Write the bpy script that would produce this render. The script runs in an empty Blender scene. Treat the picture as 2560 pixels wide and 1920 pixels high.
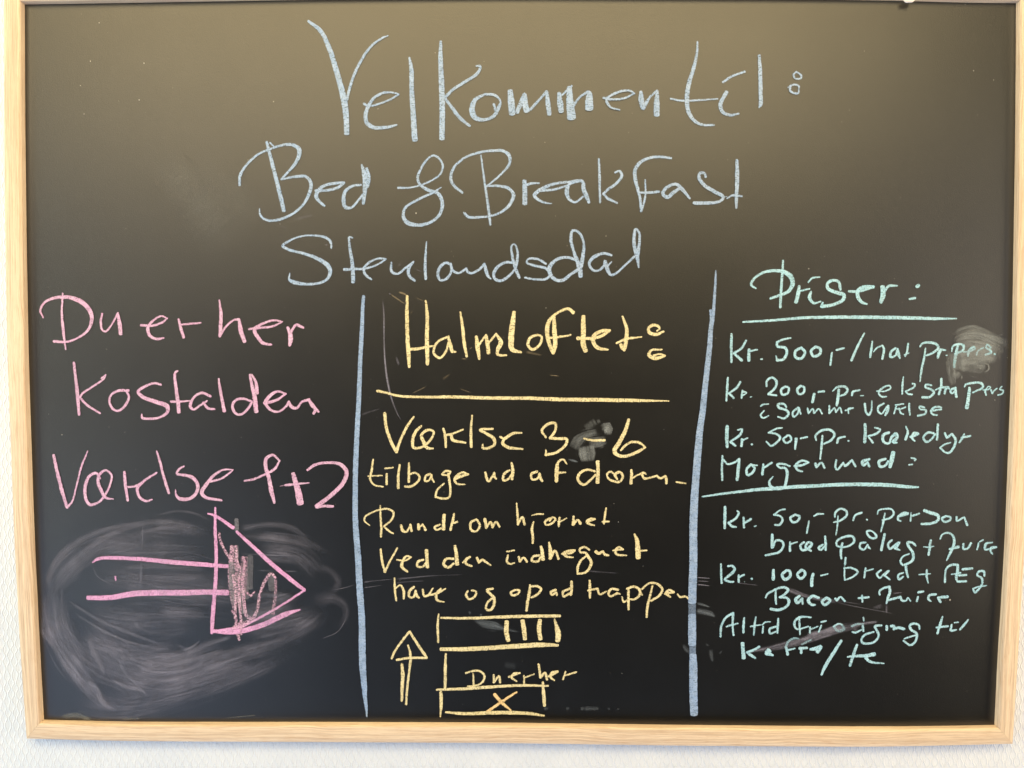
import bpy, math, random
from mathutils import Matrix, Vector, Euler

random.seed(7)
sc = bpy.context.scene
ORIGIN_Z = 1.5                       # height of the middle of the board above the floor

# ------------------------------------------------------------------ camera
CAM_LOC = (-0.00003, 0.01691, 0.60875)
CAM_ROT = (-0.045212, 0.007217, 0.001727)
FOCAL = 27.0422
TO_WORLD = Matrix.Translation((0, 0, ORIGIN_Z)) @ Matrix.Rotation(math.pi/2, 4, 'X')
cam_data = bpy.data.cameras.new('camera')
cam_data.lens = FOCAL
cam_data.sensor_width = 36
cam_data.clip_start = 0.01
cam_data.clip_end = 50
cam = bpy.data.objects.new('camera', cam_data)
sc.collection.objects.link(cam)
cam.matrix_world = TO_WORLD @ Matrix.Translation(CAM_LOC) @ Euler(CAM_ROT, 'XYZ').to_matrix().to_4x4()
sc.camera = cam

# ------------------------------------------------------------------ room light
world = bpy.data.worlds.new('World')
sc.world = world
world.use_nodes = True
bg = world.node_tree.nodes['Background']
bg.inputs['Color'].default_value = (0.80, 0.86, 1.0, 1)
bg.inputs['Strength'].default_value = 0.02

def area(name, loc, target, size, power, color, spread=180):
    d = bpy.data.lights.new(name, 'AREA')
    d.shape = 'RECTANGLE'
    d.size, d.size_y = size
    d.energy = power
    d.color = color
    d.spread = math.radians(spread)
    o = bpy.data.objects.new(name, d)
    sc.collection.objects.link(o)
    o.location = (loc[0], loc[1], loc[2]+ORIGIN_Z)
    v = Vector(target) - Vector(loc)
    o.rotation_euler = v.to_track_quat('-Z', 'Y').to_euler()
    return o
# warm ceiling light and the bright upper room behind the viewer: they lie as a sheen on the upper board
area('ceiling_light_warm', (-.12, -1.0, .98), (-.05, 0, .1), (2.0, .40), 14.8, (1.0, .75, .36))
area('room_light_warm', (-.12, -1.0, .56), (-.05, 0, .1), (2.0, .40), 9.4, (1.0, .82, .50))
# a lamp high above the wall: it catches the upward faces of the frame
area('lamp_above', (0, -.30, 1.35), (0, 0, .0), (1.6, .3), 9, (1.0, .86, .42))
# unseen fills added at both sides, then a low left window and pale walls
area('side_fill_right', (1.6, -.5, -.05), (0, 0, -.1), (.8, 1.2), 24, (1.0, .82, .54))
area('side_fill_left', (-1.6, -.5, -.05), (0, 0, -.1), (.8, 1.2), 19, (.86, .98, .86))
area('window_low_left', (-1.10, -1.2, -.80), (0, 0, -.1), (.9, .9), 3.6, (.58, .72, 1.0))
area('room_left', (-1.15, -1.2, .0), (0, 0, -.1), (.5, .8), 1.0, (1.0, .85, .75))
area('room_right', (1.15, -1.2, .0), (0, 0, -.1), (.5, .8), 1.7, (.95, .88, .85))
area('low_fill', (.1, -.55, -1.4), (0, 0, -.2), (1.8, .6), 10, (.58, .74, 1.0))  # unseen cool fill added below to brighten wall and frame
area('small_lamp', (-.855, -1.6, .40), (-.2, 0, .1), (.16, .16), 1.0, (1.0, .90, .82))

vs = sc.view_settings
sc.display_settings.display_device = 'sRGB'
vs.view_transform = 'Standard'
vs.look = 'None'
vs.exposure = 0
vs.gamma = 1
sc.cycles.transparent_max_bounces = 48
sc.cycles.max_bounces = 6

# ------------------------------------------------------------------ materials
class NT:
    """tiny helper around a material's node tree"""
    def __init__(self, name):
        self.m = bpy.data.materials.new(name)
        self.m.use_nodes = True
        self.t = self.m.node_tree
        self.t.nodes.clear()
        self.out = self.n('ShaderNodeOutputMaterial')
    def n(self, kind, **kw):
        nd = self.t.nodes.new(kind)
        for k, v in kw.items():
            if isinstance(v, (int, float, str, bool)) and hasattr(nd, k): setattr(nd, k, v)
        return nd
    def l(self, a, b): self.t.links.new(a, b)
    def math(self, op, a, b=None, clamp=False):
        nd = self.n('ShaderNodeMath'); nd.operation = op; nd.use_clamp = clamp
        for i, v in enumerate((a, b)):
            if v is None: continue
            if isinstance(v, (int, float)): nd.inputs[i].default_value = v
            else: self.l(v, nd.inputs[i])
        return nd.outputs[0]
    def ramp(self, fac, lo, hi, a=0., b=1., smooth=True):
        nd = self.n('ShaderNodeMapRange')
        nd.interpolation_type = 'SMOOTHSTEP' if smooth else 'LINEAR'
        self.l(fac, nd.inputs[0])
        for i, v in zip((1, 2, 3, 4), (lo, hi, a, b)): nd.inputs[i].default_value = v
        return nd.outputs[0]
    def noise(self, vec, scale, detail=2., rough=.5, dist=0.):
        nd = self.n('ShaderNodeTexNoise')
        self.l(vec, nd.inputs['Vector'])
        nd.inputs['Scale'].default_value = scale
        nd.inputs['Detail'].default_value = detail
        nd.inputs['Roughness'].default_value = rough
        nd.inputs['Distortion'].default_value = dist
        return nd.outputs['Fac']
    def mapping(self, vec, scale, loc=(0, 0, 0)):
        nd = self.n('ShaderNodeMapping')
        self.l(vec, nd.inputs['Vector'])
        nd.inputs['Scale'].default_value = scale
        nd.inputs['Location'].default_value = loc
        return nd.outputs[0]
    def mix(self, fac, a, b):
        nd = self.n('ShaderNodeMix', data_type='RGBA')
        self.l(fac, nd.inputs[0])
        for i, v in ((6, a), (7, b)):
            if isinstance(v, tuple): nd.inputs[i].default_value = (*v, 1)
            else: self.l(v, nd.inputs[i])
        return nd.outputs[2]
    def principled(self, **kw):
        p = self.n('ShaderNodeBsdfPrincipled')
        for k, v in kw.items():
            k = k.replace('_', ' ')
            if isinstance(v, tuple): p.inputs[k].default_value = (*v, 1)
            elif isinstance(v, (int, float)): p.inputs[k].default_value = v
            else: self.l(v, p.inputs[k])
        self.l(p.outputs[0], self.out.inputs[0])
        return p
    def bump(self, h, strength, dist):
        b = self.n('ShaderNodeBump')
        b.inputs['Strength'].default_value = strength
        b.inputs['Distance'].default_value = dist
        self.l(h, b.inputs['Height'])
        return b.outputs[0]

def chalk_material(name, col_a, col_b, grain=.55, dry=0.):
    """powdery chalk: solid in the middle of a stroke, broken at its edges, with pores where
    the chalk skipped over the grain of the board"""
    k = NT(name)
    tc = k.n('ShaderNodeTexCoord').outputs['Object']
    uv = k.n('ShaderNodeUVMap', uv_map='stroke').outputs[0]
    prs = k.n('ShaderNodeAttribute', attribute_name='press').outputs['Fac']
    hw = k.n('ShaderNodeAttribute', attribute_name='halfwidth').outputs['Fac']
    sep = k.n('ShaderNodeSeparateXYZ'); k.l(uv, sep.inputs[0])
    d = k.math('SUBTRACT', hw, k.math('ABSOLUTE', sep.outputs[1]))
    n_edge = k.noise(tc, 1500, 2.5, .6)
    d2 = k.math('ADD', d, k.math('MULTIPLY', k.math('SUBTRACT', n_edge, .5), 1.3))
    edge = k.ramp(d2, -.05, .40)
    ribs = k.noise(k.mapping(uv, (1.25, .22, 1)), 1., 2., .6)           # skips across the stroke
    fine = k.noise(tc, 1100, 3., .65)
    pores = k.ramp(k.math('ADD', k.math('MULTIPLY', ribs, .45), k.math('MULTIPLY', fine, .55)), .49-dry, .62-dry, 0., grain)
    body = k.math('SUBTRACT', 1., pores)
    light = k.math('SUBTRACT', k.ramp(k.noise(tc, 120, 2., .5), .25, .75, .86, 1.05), 0.)
    a = k.math('MULTIPLY', k.math('MULTIPLY', edge, body), k.math('MULTIPLY', prs, light), clamp=True)
    col = k.mix(k.ramp(k.noise(tc, 260, 3., .6), .3, .7), col_a, col_b)
    k.principled(Base_Color=col, Roughness=.95, Specular_IOR_Level=.1, Alpha=a,
                 Normal=k.bump(fine, .35, .0004))
    return k.m

def smear_material(name, col, strength=1., grainy=.4, along=.03, across=.55, crisp=0.):
    """wiped chalk: a thin film drawn out into streaks along the wiping stroke"""
    k = NT(name)
    tc = k.n('ShaderNodeTexCoord').outputs['Object']
    uv = k.n('ShaderNodeUVMap', uv_map='stroke').outputs[0]
    prs = k.n('ShaderNodeAttribute', attribute_name='press').outputs['Fac']
    hw = k.n('ShaderNodeAttribute', attribute_name='halfwidth').outputs['Fac']
    sep = k.n('ShaderNodeSeparateXYZ'); k.l(uv, sep.inputs[0])
    t = k.math('DIVIDE', k.math('ABSOLUTE', sep.outputs[1]), k.math('MAXIMUM', hw, .05))
    soft = k.ramp(k.math('ADD', t, k.math('MULTIPLY', k.math('SUBTRACT', k.noise(tc, 60, 3., .6), .5), .5*(1-crisp))), crisp, 1.0, 1., 0.)
    rim = k.ramp(t, .5+crisp*.5, 1.0, 1., 0.)
    st = k.noise(k.mapping(uv, (along, across, 1)), 1., 4., .7, .4)
    st = k.ramp(st, .32, .68, .45, 1.15)
    cloud = k.ramp(k.noise(tc, 45, 3., .6, .5), .3, .7, .55+crisp*.35, 1.1)
    gr = k.ramp(k.noise(tc, 1300, 2., .7), .35, .65, 1-grainy, 1+grainy)
    a = k.math('MULTIPLY', k.math('MULTIPLY', k.math('MULTIPLY', soft, rim), st), k.math('MULTIPLY', cloud, gr))
    a = k.math('MULTIPLY', a, k.math('MULTIPLY', prs, strength), clamp=True)
    k.principled(Base_Color=col, Roughness=.9, Specular_IOR_Level=.15, Alpha=a)
    return k.m

MAT = {
    'blue': chalk_material('pale_blue_chalk', (.34, .47, .73), (.44, .56, .80), .66),
    'divider': chalk_material('sky_blue_chalk', (.28, .40, .66), (.36, .48, .73), .5),
    'pink': chalk_material('light_pink_chalk', (.66, .39, .64), (.76, .51, .75), .55),
    'magenta': chalk_material('strong_pink_chalk', (.72, .35, .67), (.80, .44, .76), .5),
    'scribble': chalk_material('loose_pink_chalk', (.70, .40, .62), (.80, .54, .72), .97, .055),
    'grey': chalk_material('grey_wiped_chalk', (.28, .275, .34), (.35, .34, .42), .8),
    'yellow': chalk_material('yellow_chalk', (.80, .69, .41), (.87, .77, .50), .7),
    'orange': chalk_material('orange_yellow_chalk', (.84, .58, .29), (.90, .68, .38), .5),
    'mint': chalk_material('mint_green_chalk', (.38, .66, .84), (.47, .73, .90), .58),
    'smear': smear_material('wiped_grey_film', (.40, .39, .53), .85),
    'film': smear_material('damp_grey_film', (.38, .41, .45), 1.0, .3, .02, .25, .72),
    'bluesmear': smear_material('wiped_blue_film', (.36, .42, .52), .8),
    'yellowsmear': smear_material('wiped_yellow_film', (.60, .48, .32), .9),
    'dust': smear_material('chalk_dust_and_sheen', (.42, .44, .46), .9, .6),  # real dust, and the reflection painted left of Bed
}

def slate_material():
    k = NT('black_board_paint')
    tc = k.n('ShaderNodeTexCoord').outputs['Object']
    fine = k.noise(tc, 1600, 2., .7)
    peel = k.noise(tc, 420, 3., .6)
    big = k.noise(tc, 9, 4., .6)
    col = k.mix(k.ramp(fine, .3, .8), (.0030, .0030, .0032), (.006, .006, .006))
    rough = k.ramp(big, .3, .7, .30, .33)
    h = k.math('ADD', k.math('MULTIPLY', k.noise(tc, 650, 2., .8), .22), k.math('MULTIPLY', k.noise(tc, 1700, 2., .7), .5))
    k.principled(Base_Color=col, Roughness=rough, Specular_IOR_Level=1., Normal=k.bump(h, .55, .0004))
    return k.m

def oak_material():
    k = NT('light_oak_veneer')
    uv = k.n('ShaderNodeUVMap', uv_map='grain').outputs[0]
    rnd = k.n('ShaderNodeObjectInfo').outputs['Random']
    comb = k.n('ShaderNodeCombineXYZ'); k.l(k.math('MULTIPLY', rnd, 371.), comb.inputs[0]); k.l(k.math('MULTIPLY', rnd, 53.), comb.inputs[1])
    add = k.n('ShaderNodeVectorMath'); k.l(uv, add.inputs[0]); k.l(comb.outputs[0], add.inputs[1])
    v = add.outputs[0]
    wob = k.noise(k.mapping(v, (.010, .04, 1)), 1., 2., .5)
    sepv = k.n('ShaderNodeSeparateXYZ'); k.l(v, sepv.inputs[0])
    comb2 = k.n('ShaderNodeCombineXYZ')
    k.l(sepv.outputs[0], comb2.inputs[0])
    k.l(k.math('ADD', sepv.outputs[1], k.math('MULTIPLY', wob, 9.)), comb2.inputs[1])
    w = comb2.outputs[0]
    rings = k.noise(k.mapping(w, (.005, .5, 1)), 1., 3., .6)
    fibre = k.noise(k.mapping(w, (.022, 1.5, 1)), 1., 3., .75)
    pore = k.noise(k.mapping(w, (.045, 1.9, 1)), 1., 3., .7)
    c1 = k.mix(k.ramp(rings, .42, .58), (.56, .415, .315), (.77, .61, .475))
    c2 = k.mix(k.ramp(fibre, .38, .62, 0., .6), c1, (.87, .70, .53))
    c3 = k.mix(k.ramp(pore, .52, .62, 0., .6), c2, (.52, .31, .18))
    k.principled(Base_Color=c3, Roughness=.5, Specular_IOR_Level=.35, Normal=k.bump(fibre, .25, .0004))
    return k.m

def wallpaper_material():
    """painted glass-fibre wallpaper: staggered upright threads, about 3 mm apart and 9 mm long"""
    k = NT('painted_woven_wallpaper')
    tc = k.n('ShaderNodeTexCoord').outputs['Object']
    sep = k.n('ShaderNodeSeparateXYZ'); k.l(tc, sep.inputs[0])
    x, z = sep.outputs[0], sep.outputs[2]
    wx = k.math('MULTIPLY', k.math('SUBTRACT', k.noise(tc, 90, 2., .5), .5), 1.3)
    wz = k.math('MULTIPLY', k.math('SUBTRACT', k.noise(k.mapping(tc, (1, 1, 1), (3, 5, 7)), 60, 2., .5), .5), 5.)
    # neighbouring threads bulge apart and together in turn, so that they enclose staggered ovals
    def threads(offset):
        xi = k.math('ADD', k.math('DIVIDE', x, .0033), offset)
        col_i = k.math('FLOOR', xi)
        fx = k.math('SUBTRACT', k.math('SUBTRACT', xi, col_i), .5)
        ph = k.math('ADD', k.math('MULTIPLY', z, 2*math.pi/.0105), k.math('ADD', k.math('MULTIPLY', col_i, math.pi), wz))
        sh = k.math('ADD', k.math('MULTIPLY', k.math('SINE', ph), .26), k.math('MULTIPLY', wx, .22))
        d = k.math('DIVIDE', k.math('SUBTRACT', fx, sh), .17)
        r = k.math('POWER', 2.718, k.math('MULTIPLY', k.math('MULTIPLY', d, d), -1.))
        return r
    h = k.math('ADD', threads(0.), k.math('MULTIPLY', threads(37.5), .35))
    h = k.math('ADD', h, k.math('MULTIPLY', k.noise(tc, 700, 3., .6), .5))
    col = k.mix(k.ramp(k.noise(tc, 30, 3., .6), .3, .7), (.72, .76, .87), (.765, .80, .90))
    k.principled(Base_Color=col, Roughness=.55, Specular_IOR_Level=.35, Normal=k.bump(h, .5, .0008))
    return k.m

def plain(name, col, rough=.5):
    k = NT(name)
    tc = k.n('ShaderNodeTexCoord').outputs['Object']
    k.principled(Base_Color=k.mix(k.ramp(k.noise(tc, 300, 2., .5), .3, .7), tuple(c*.93 for c in col), col), Roughness=rough)
    return k.m

SLATE, OAK, PAPER = slate_material(), oak_material(), wallpaper_material()
PUTTY = plain('white_filler', (.82, .76, .76), .6)
FIBRE = plain('brown_fibreboard', (.20, .13, .08), .9)

# ------------------------------------------------------------------ helpers
def link(name, me, mat, parent=None, label=None):
    me.materials.append(mat)
    o = bpy.data.objects.new(name, me)
    sc.collection.objects.link(o)
    if parent: o.parent = parent
    if label: o['label'] = label
    return o

def bp(x, y, z=0.):
    """board millimetres (x right, y up, z towards the viewer) -> metres under the board's Empty"""
    return (x/1000, -z/1000, y/1000)

# ------------------------------------------------------------------ setting: the wall
def build_wall():
    me = bpy.data.meshes.new('wall')
    nx, w, z0, z1, y0, y1 = 1, 2.2, -1.5, 1.2, .0038, .11
    vs_ = [(-w, y0, z0), (w, y0, z0), (w, y0, z1), (-w, y0, z1), (-w, y1, z0), (w, y1, z0), (w, y1, z1), (-w, y1, z1)]
    me.from_pydata(vs_, [], [(0, 1, 2, 3), (5, 4, 7, 6), (0, 4, 5, 1), (3, 2, 6, 7), (1, 5, 6, 2), (0, 3, 7, 4)])
    o = link('wall', me, PAPER)
    o.location = (0, 0, ORIGIN_Z)
    o['kind'] = 'structure'
build_wall()

# ------------------------------------------------------------------ the board
board = bpy.data.objects.new('chalkboard', None)
sc.collection.objects.link(board)
board.location = (0, 0, ORIGIN_Z)
board['label'] = 'black chalkboard in a light oak frame, full of coloured chalk handwriting'
board['category'] = 'chalkboard'

RAILS = {'inner_left': [(-384.14, 284.37), (-385.13, 241.85), (-386.22, 195.67), (-387.63, 102.32), (-388.37, 15.6), (-388.32, -24.19), (-387.45, -136.86), (-385.56, -225.06), (-383.85, -284.15)],
 'inner_bottom': [(-383.85, -284.15), (-338.23, -285.24), (-289.39, -285.48), (-159.38, -284.79), (-19.1, -284.54), (131.71, -285.72), (279.75, -286.25), (340.74, -285.59), (384.15, -284.38)],
 'inner_right': [(384.15, -284.38), (385.3, -221.53), (387.88, -138.95), (388.32, -86.05), (388.75, -12.99), (388.83, 24.81), (386.67, 164.68), (385.62, 218.29), (383.87, 284.17)],
 'inner_top': [(383.87, 284.17), (343.92, 284.53), (297.75, 286.11), (217.65, 287.44), (-4.89, 288.68), (-153.9, 287.68), (-278.52, 285.74), (-340.98, 284.91), (-384.14, 284.37)],
 'outer_left': [(-396.44, 298.64), (-396.83, 285.07), (-399.41, 193.91), (-401.08, 101.47), (-402.08, 15.58), (-401.61, -23.82), (-400.58, -135.4), (-398.3, -222.75), (-395.03, -297.37)],
 'outer_bottom': [(-395.03, -297.37), (-335.27, -298.69), (-286.85, -299.09), (-157.98, -299.03), (-18.9, -298.92), (130.61, -300.39), (277.38, -300.56), (337.82, -299.25), (395.92, -297.29)],
 'outer_right': [(395.92, -297.29), (398.23, -219.1), (400.37, -137.35), (400.9, -84.98), (401.08, -12.67), (401.12, 24.75), (398.81, 163.22), (397.76, 223.84), (395.66, 298.24)],
 'outer_top': [(395.66, 298.24), (337.01, 298.93), (294.4, 300.19), (215.19, 301.22), (-4.87, 302.49), (-152.22, 301.54), (-275.46, 299.94), (-337.22, 299.14), (-396.44, 298.64)]}

def resample(pts, n):
    ds = [0.]
    for a, b in zip(pts, pts[1:]): ds.append(ds[-1]+math.dist(a, b))
    out = []
    for i in range(n):
        t = ds[-1]*i/(n-1)
        j = max(k for k in range(len(ds)) if ds[k] <= t+1e-9)
        j = min(j, len(pts)-2)
        f = (t-ds[j])/(ds[j+1]-ds[j])
        out.append((pts[j][0]+(pts[j+1][0]-pts[j][0])*f, pts[j][1]+(pts[j+1][1]-pts[j][1])*f))
    for _ in range(2):
        out = [out[0]] + [tuple((out[i-1][c]+2*out[i][c]+out[i+1][c])/4 for c in (0, 1)) for i in range(1, n-1)] + [out[-1]]
    return out

def build_rail(side, label):
    n = 41
    inn, ou = resample(RAILS['inner_'+side], n), resample(RAILS['outer_'+side], n)
    if side == 'bottom' or side == 'top' or side == 'right' or side == 'left':
        a, b = inn[0], inn[-1]
        if math.dist(a, ou[0]) > math.dist(a, ou[-1]): ou = ou[::-1]
    # profile: (fraction from inner to outer edge, height in mm)
    prof = [(0, -2.2), (0, 4.6), (.02, 5.3), (.07, 5.85), (.14, 6.0), (.30, 6.12), (.5, 6.15), (.7, 6.12), (.90, 6.0),
            (.97, 5.7), (1., 5.0), (1., -3.2), (.3, -3.2), (.3, -2.2)]
    verts, faces, uvs = [], [], []
    L = 0.
    lens = [0.]
    for i in range(1, n): lens.append(lens[-1]+math.dist(inn[i], inn[i-1]))
    wid = [0.]
    for (a, za), (b, zb) in zip(prof, prof[1:]): wid.append(wid[-1]+math.hypot((b-a)*16.5, zb-za))
    wid.append(wid[-1]+4.9)
    for i in range(n):
        for f, z in prof:
            x = inn[i][0]+(ou[i][0]-inn[i][0])*f
            y = inn[i][1]+(ou[i][1]-inn[i][1])*f
            # leave a hairline joint at the mitres
            if i == 0: x += (inn[1][0]-inn[0][0])*.004; y += (inn[1][1]-inn[0][1])*.004
            if i == n-1: x -= (inn[-1][0]-inn[-2][0])*.004; y -= (inn[-1][1]-inn[-2][1])*.004
            verts.append(bp(x, y, z))
    m = len(prof)
    for i in range(n-1):
        for j in range(m):
            k = (j+1) % m
            faces.append((i*m+j, i*m+k, (i+1)*m+k, (i+1)*m+j))
            # true lengths along this strip keep the grain straight past the mitre
            def u(ii, jj):
                f = prof[jj % m][0]
                p = verts[ii*m+(jj % m)]
                return (p[0] if side in ('top', 'bottom') else p[2])*1000
            uvs += [(u(i, j), wid[j]), (u(i, k), wid[j+1]), (u(i+1, k), wid[j+1]), (u(i+1, j), wid[j])]
    faces.append(tuple(range(m)))
    faces.append(tuple((n-1)*m+j for j in reversed(range(m))))
    me = bpy.data.meshes.new('frame_rail')
    me.from_pydata(verts, [], faces)
    uvl = me.uv_layers.new(name='grain')
    for i, q in enumerate(uvs): uvl.data[i].uv = q
    me.validate()
    import bmesh
    bm = bmesh.new(); bm.from_mesh(me)
    bmesh.ops.recalc_face_normals(bm, faces=bm.faces)
    bm.to_mesh(me); bm.free()
    for p in me.polygons: p.use_smooth = len(p.vertices) == 4
    try: me.set_sharp_from_angle(angle=math.radians(40))
    except Exception: pass
    return link('frame_rail', me, OAK, board, label)

rails = {}
for side, lab in (('top', 'top rail of the oak frame with a drip of white filler'), ('left', 'left rail of the oak frame'),
                  ('bottom', 'bottom rail of the oak frame'), ('right', 'right rail of the oak frame')):
    rails[side] = build_rail(side, lab)

def build_panel():
    me = bpy.data.meshes.new('writing_panel')
    ring = []
    for s in ('left', 'bottom', 'right', 'top'):
        q = resample(RAILS['inner_'+s], 21)
        o_ = resample(RAILS['outer_'+s], 21)
        if math.dist(q[0], o_[0]) > math.dist(q[0], o_[-1]): o_ = o_[::-1]
        ring += [(a[0]+(b[0]-a[0])*.22, a[1]+(b[1]-a[1])*.22) for a, b in zip(q[:-1], o_[:-1])]
    n = len(ring)
    verts = [bp(x, y, 0) for x, y in ring] + [bp(x, y, -2.1) for x, y in ring]
    faces = [tuple(range(n)), tuple(n+i for i in reversed(range(n)))]
    faces += [(i, n+i, n+(i+1) % n, (i+1) % n) for i in range(n)]
    me.from_pydata(verts, [], faces)
    import bmesh
    bm = bmesh.new(); bm.from_mesh(me)
    bmesh.ops.recalc_face_normals(bm, faces=bm.faces)
    bm.to_mesh(me); bm.free()
    return link('writing_panel', me, SLATE, board, 'matt black writing surface')
build_panel()

# ------------------------------------------------------------------ chalk strokes
def parse(text):
    """one chalk stroke per line: x,y,width in board millimetres; a = pressure; / = sharp corner"""
    for line in text.strip().splitlines():
        a = 1.
        run, runs = [], []
        for t in line.split():
            if t[0] == 'a': a = float(t[1:]); continue
            if t == '/':
                runs.append(run); run = [run[-1]]; continue
            x, y, w = (float(q) for q in t.split(','))
            run.append((x, y, w, a))
        runs.append(run)
        yield [r for r in runs if len(r) > 1]

def spline(p, step):
    """Catmull-Rom through the points (x, y, w, a)"""
    P = [tuple(2*p[0][c]-p[1][c] for c in range(4))] + list(p) + [tuple(2*p[-1][c]-p[-2][c] for c in range(4))]
    out = []
    for i in range(1, len(P)-2):
        p0, p1, p2, p3 = P[i-1:i+3]
        L = math.hypot(p2[0]-p1[0], p2[1]-p1[1])
        d0 = max(math.hypot(p1[0]-p0[0], p1[1]-p0[1]), .3)**.5
        d1 = max(L, .3)**.5
        d2 = max(math.hypot(p3[0]-p2[0], p3[1]-p2[1]), .3)**.5
        n = max(2, int(L/step))
        for j in range(n):
            t = j/n
            q = []
            for c in range(4):
                if c < 2:
                    m1 = (p1[c]-p0[c])/d0-(p2[c]-p0[c])/(d0+d1)+(p2[c]-p1[c])/d1
                    m2 = (p2[c]-p1[c])/d1-(p3[c]-p1[c])/(d1+d2)+(p3[c]-p2[c])/d2
                    m1 *= d1; m2 *= d1
                    a = 2*p1[c]-2*p2[c]+m1+m2
                    b = -3*p1[c]+3*p2[c]-2*m1-m2
                    q.append(a*t**3+b*t*t+m1*t+p1[c])
                else: q.append(p1[c]+(p2[c]-p1[c])*t)
            out.append(tuple(q))
    out.append(p[-1])
    return out

def wobble(n, amp, cell):
    """smooth random wander, one value per point"""
    k = [random.uniform(-1, 1) for _ in range(int(n/cell)+3)]
    out = []
    for i in range(n):
        t = i/cell; j = int(t); f = t-j; f = f*f*(3-2*f)
        out.append((k[j]*(1-f)+k[j+1]*f)*amp)
    return out

def ribbon(data, pts, z, soft):
    verts, faces, uv, press, half = data
    al = random.random()*900
    if not soft:                                      # the hand trembles, the chalk crumbles
        pts = spline(pts, .8)
        n = len(pts)
        wavg = sum(p[2] for p in pts)/n
        wx, wy, ww = wobble(n, .09, 3.3), wobble(n, .09, 2.9), wobble(n, min(.10, .16/wavg), 2.3)
        wp = wobble(n, .10, 7)
        pts = [(x+wx[i], y+wy[i], w*(1+ww[i]), min(1., a*(1+wp[i]))) for i, (x, y, w, a) in enumerate(pts)]
    n = len(pts)
    def tang(i):
        a, b = pts[max(0, i-1)], pts[min(n-1, i+1)]
        L = math.hypot(b[0]-a[0], b[1]-a[1]) or 1.
        return (b[0]-a[0])/L, (b[1]-a[1])/L
    rows = []
    t0, t1 = tang(0), tang(n-1)
    r0, r1 = pts[0][2]/2, pts[-1][2]/2
    blunt = .8 if max(r0, r1) < 1.5 else .45          # broad chalk ends are blunter
    if not soft:
        for s in (.98, .8, .45):
            rows.append((pts[0][0]-t0[0]*r0*s*blunt, pts[0][1]-t0[1]*r0*s*blunt, math.sqrt(1-s*s*.97)*r0, t0, pts[0][3]))
    for i, q in enumerate(pts): rows.append((q[0], q[1], q[2]/2, tang(i), q[3]))
    if not soft:
        for s in (.45, .8, .98):
            rows.append((pts[-1][0]+t1[0]*r1*s*blunt, pts[-1][1]+t1[1]*r1*s*blunt, math.sqrt(1-s*s*.97)*r1, t1, pts[-1][3]))
    base = len(verts)
    cols = (-1., -.5, 0., .5, 1.) if soft else (-1., 0., 1.)
    extra = .22 if not soft else 0.                    # room for the ragged edge
    for i, (x, y, h, t, a) in enumerate(rows):
        if i: al += math.hypot(x-rows[i-1][0], y-rows[i-1][1])
        hh = h+extra
        z += .0012                                     # chalk laid later lies on top
        for c in cols:
            verts.append(bp(x-t[1]*hh*c, y+t[0]*hh*c, z))
            uv.append((al, hh*c)); press.append(a); half.append(max(h, .02))
    m = len(cols)
    for i in range(len(rows)-1):
        for j in range(m-1):
            faces.append((base+i*m+j, base+(i+1)*m+j, base+(i+1)*m+j+1, base+i*m+j+1))

def fade(pts, head, tail):
    """let a wiped streak die away at both ends"""
    ds = [0.]
    for a, b in zip(pts, pts[1:]): ds.append(ds[-1]+math.hypot(b[0]-a[0], b[1]-a[1]))
    L = ds[-1] or 1.
    out = []
    for (x, y, w, a), d in zip(pts, ds):
        f = min(1., d/(L*head+.01))*min(1., (L-d)/(L*tail+.01))
        f = f*f*(3-2*f)
        out.append((x, y, w, a*f))
    return out

def smear(data, raw, z):
    """one wipe: a soft film plus the many fine streaks the cloth left in it"""
    pts = spline(raw, 2.)
    n = len(pts)
    if n < 3: return z
    L = sum(math.hypot(b[0]-a[0], b[1]-a[1]) for a, b in zip(pts, pts[1:]))
    wmax = max(p[2] for p in pts)
    e = .12 if wmax < 9 or L < 30 else .3
    wp = wobble(n, .35, max(3, n/5))
    film = [(x, y, w*1.12, a*(.8 if wmax > 5 else .95)*(1+wp[i])) for i, (x, y, w, a) in enumerate(pts)]
    ribbon(data, fade(film, e, e), z, True); z += .01
    if wmax > 4.5 and max(p[3] for p in raw) > .13:
        for _ in range(int(6+wmax*1.7)):
            off = random.gauss(0, .30)
            i0 = int(random.uniform(0, .55)*n); i1 = int(i0+random.uniform(.25, .7)*n)
            seg = pts[i0:min(i1, n)]
            if len(seg) < 3: continue
            wv = wobble(len(seg), .035, 9)
            ws = random.choice((.3, .4, .5, .7, 1., 1.6, 2.6))*min(1.3, wmax/14+.4)
            k = random.uniform(.12, .5)
            st = []
            for i, (x, y, w, a) in enumerate(seg):
                p, q = seg[max(0, i-1)], seg[min(len(seg)-1, i+1)]
                d = math.hypot(q[0]-p[0], q[1]-p[1]) or 1.
                o = (off+wv[i])*w
                st.append((x-(q[1]-p[1])/d*o, y+(q[0]-p[0])/d*o, ws, a*k))
            ribbon(data, fade(st, .4, .4), z, True); z += .004
    return z

def chalk_object(name, mat, label, text, soft):
    data = ([], [], [], [], [])
    z0 = .02+.05*random.random() if soft else .45
    z, n = z0, 0
    for runs in parse(text):
        for r in runs:
            if soft: z = smear(data, r, z)
            else:
                n += 1
                ribbon(data, r, .45+(n*.017) % .4, soft)
    verts, faces, uv, press, half = data
    me = bpy.data.meshes.new(name)
    me.from_pydata(verts, [], faces)
    l = me.uv_layers.new(name='stroke')
    for i, lp in enumerate(me.loops): l.data[i].uv = uv[lp.vertex_index]
    for nm, vals in (('press', press), ('halfwidth', half)):
        at = me.attributes.new(nm, 'FLOAT', 'POINT')
        at.data.foreach_set('value', vals)
    return link(name, me, MAT[mat], board, label)

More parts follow.
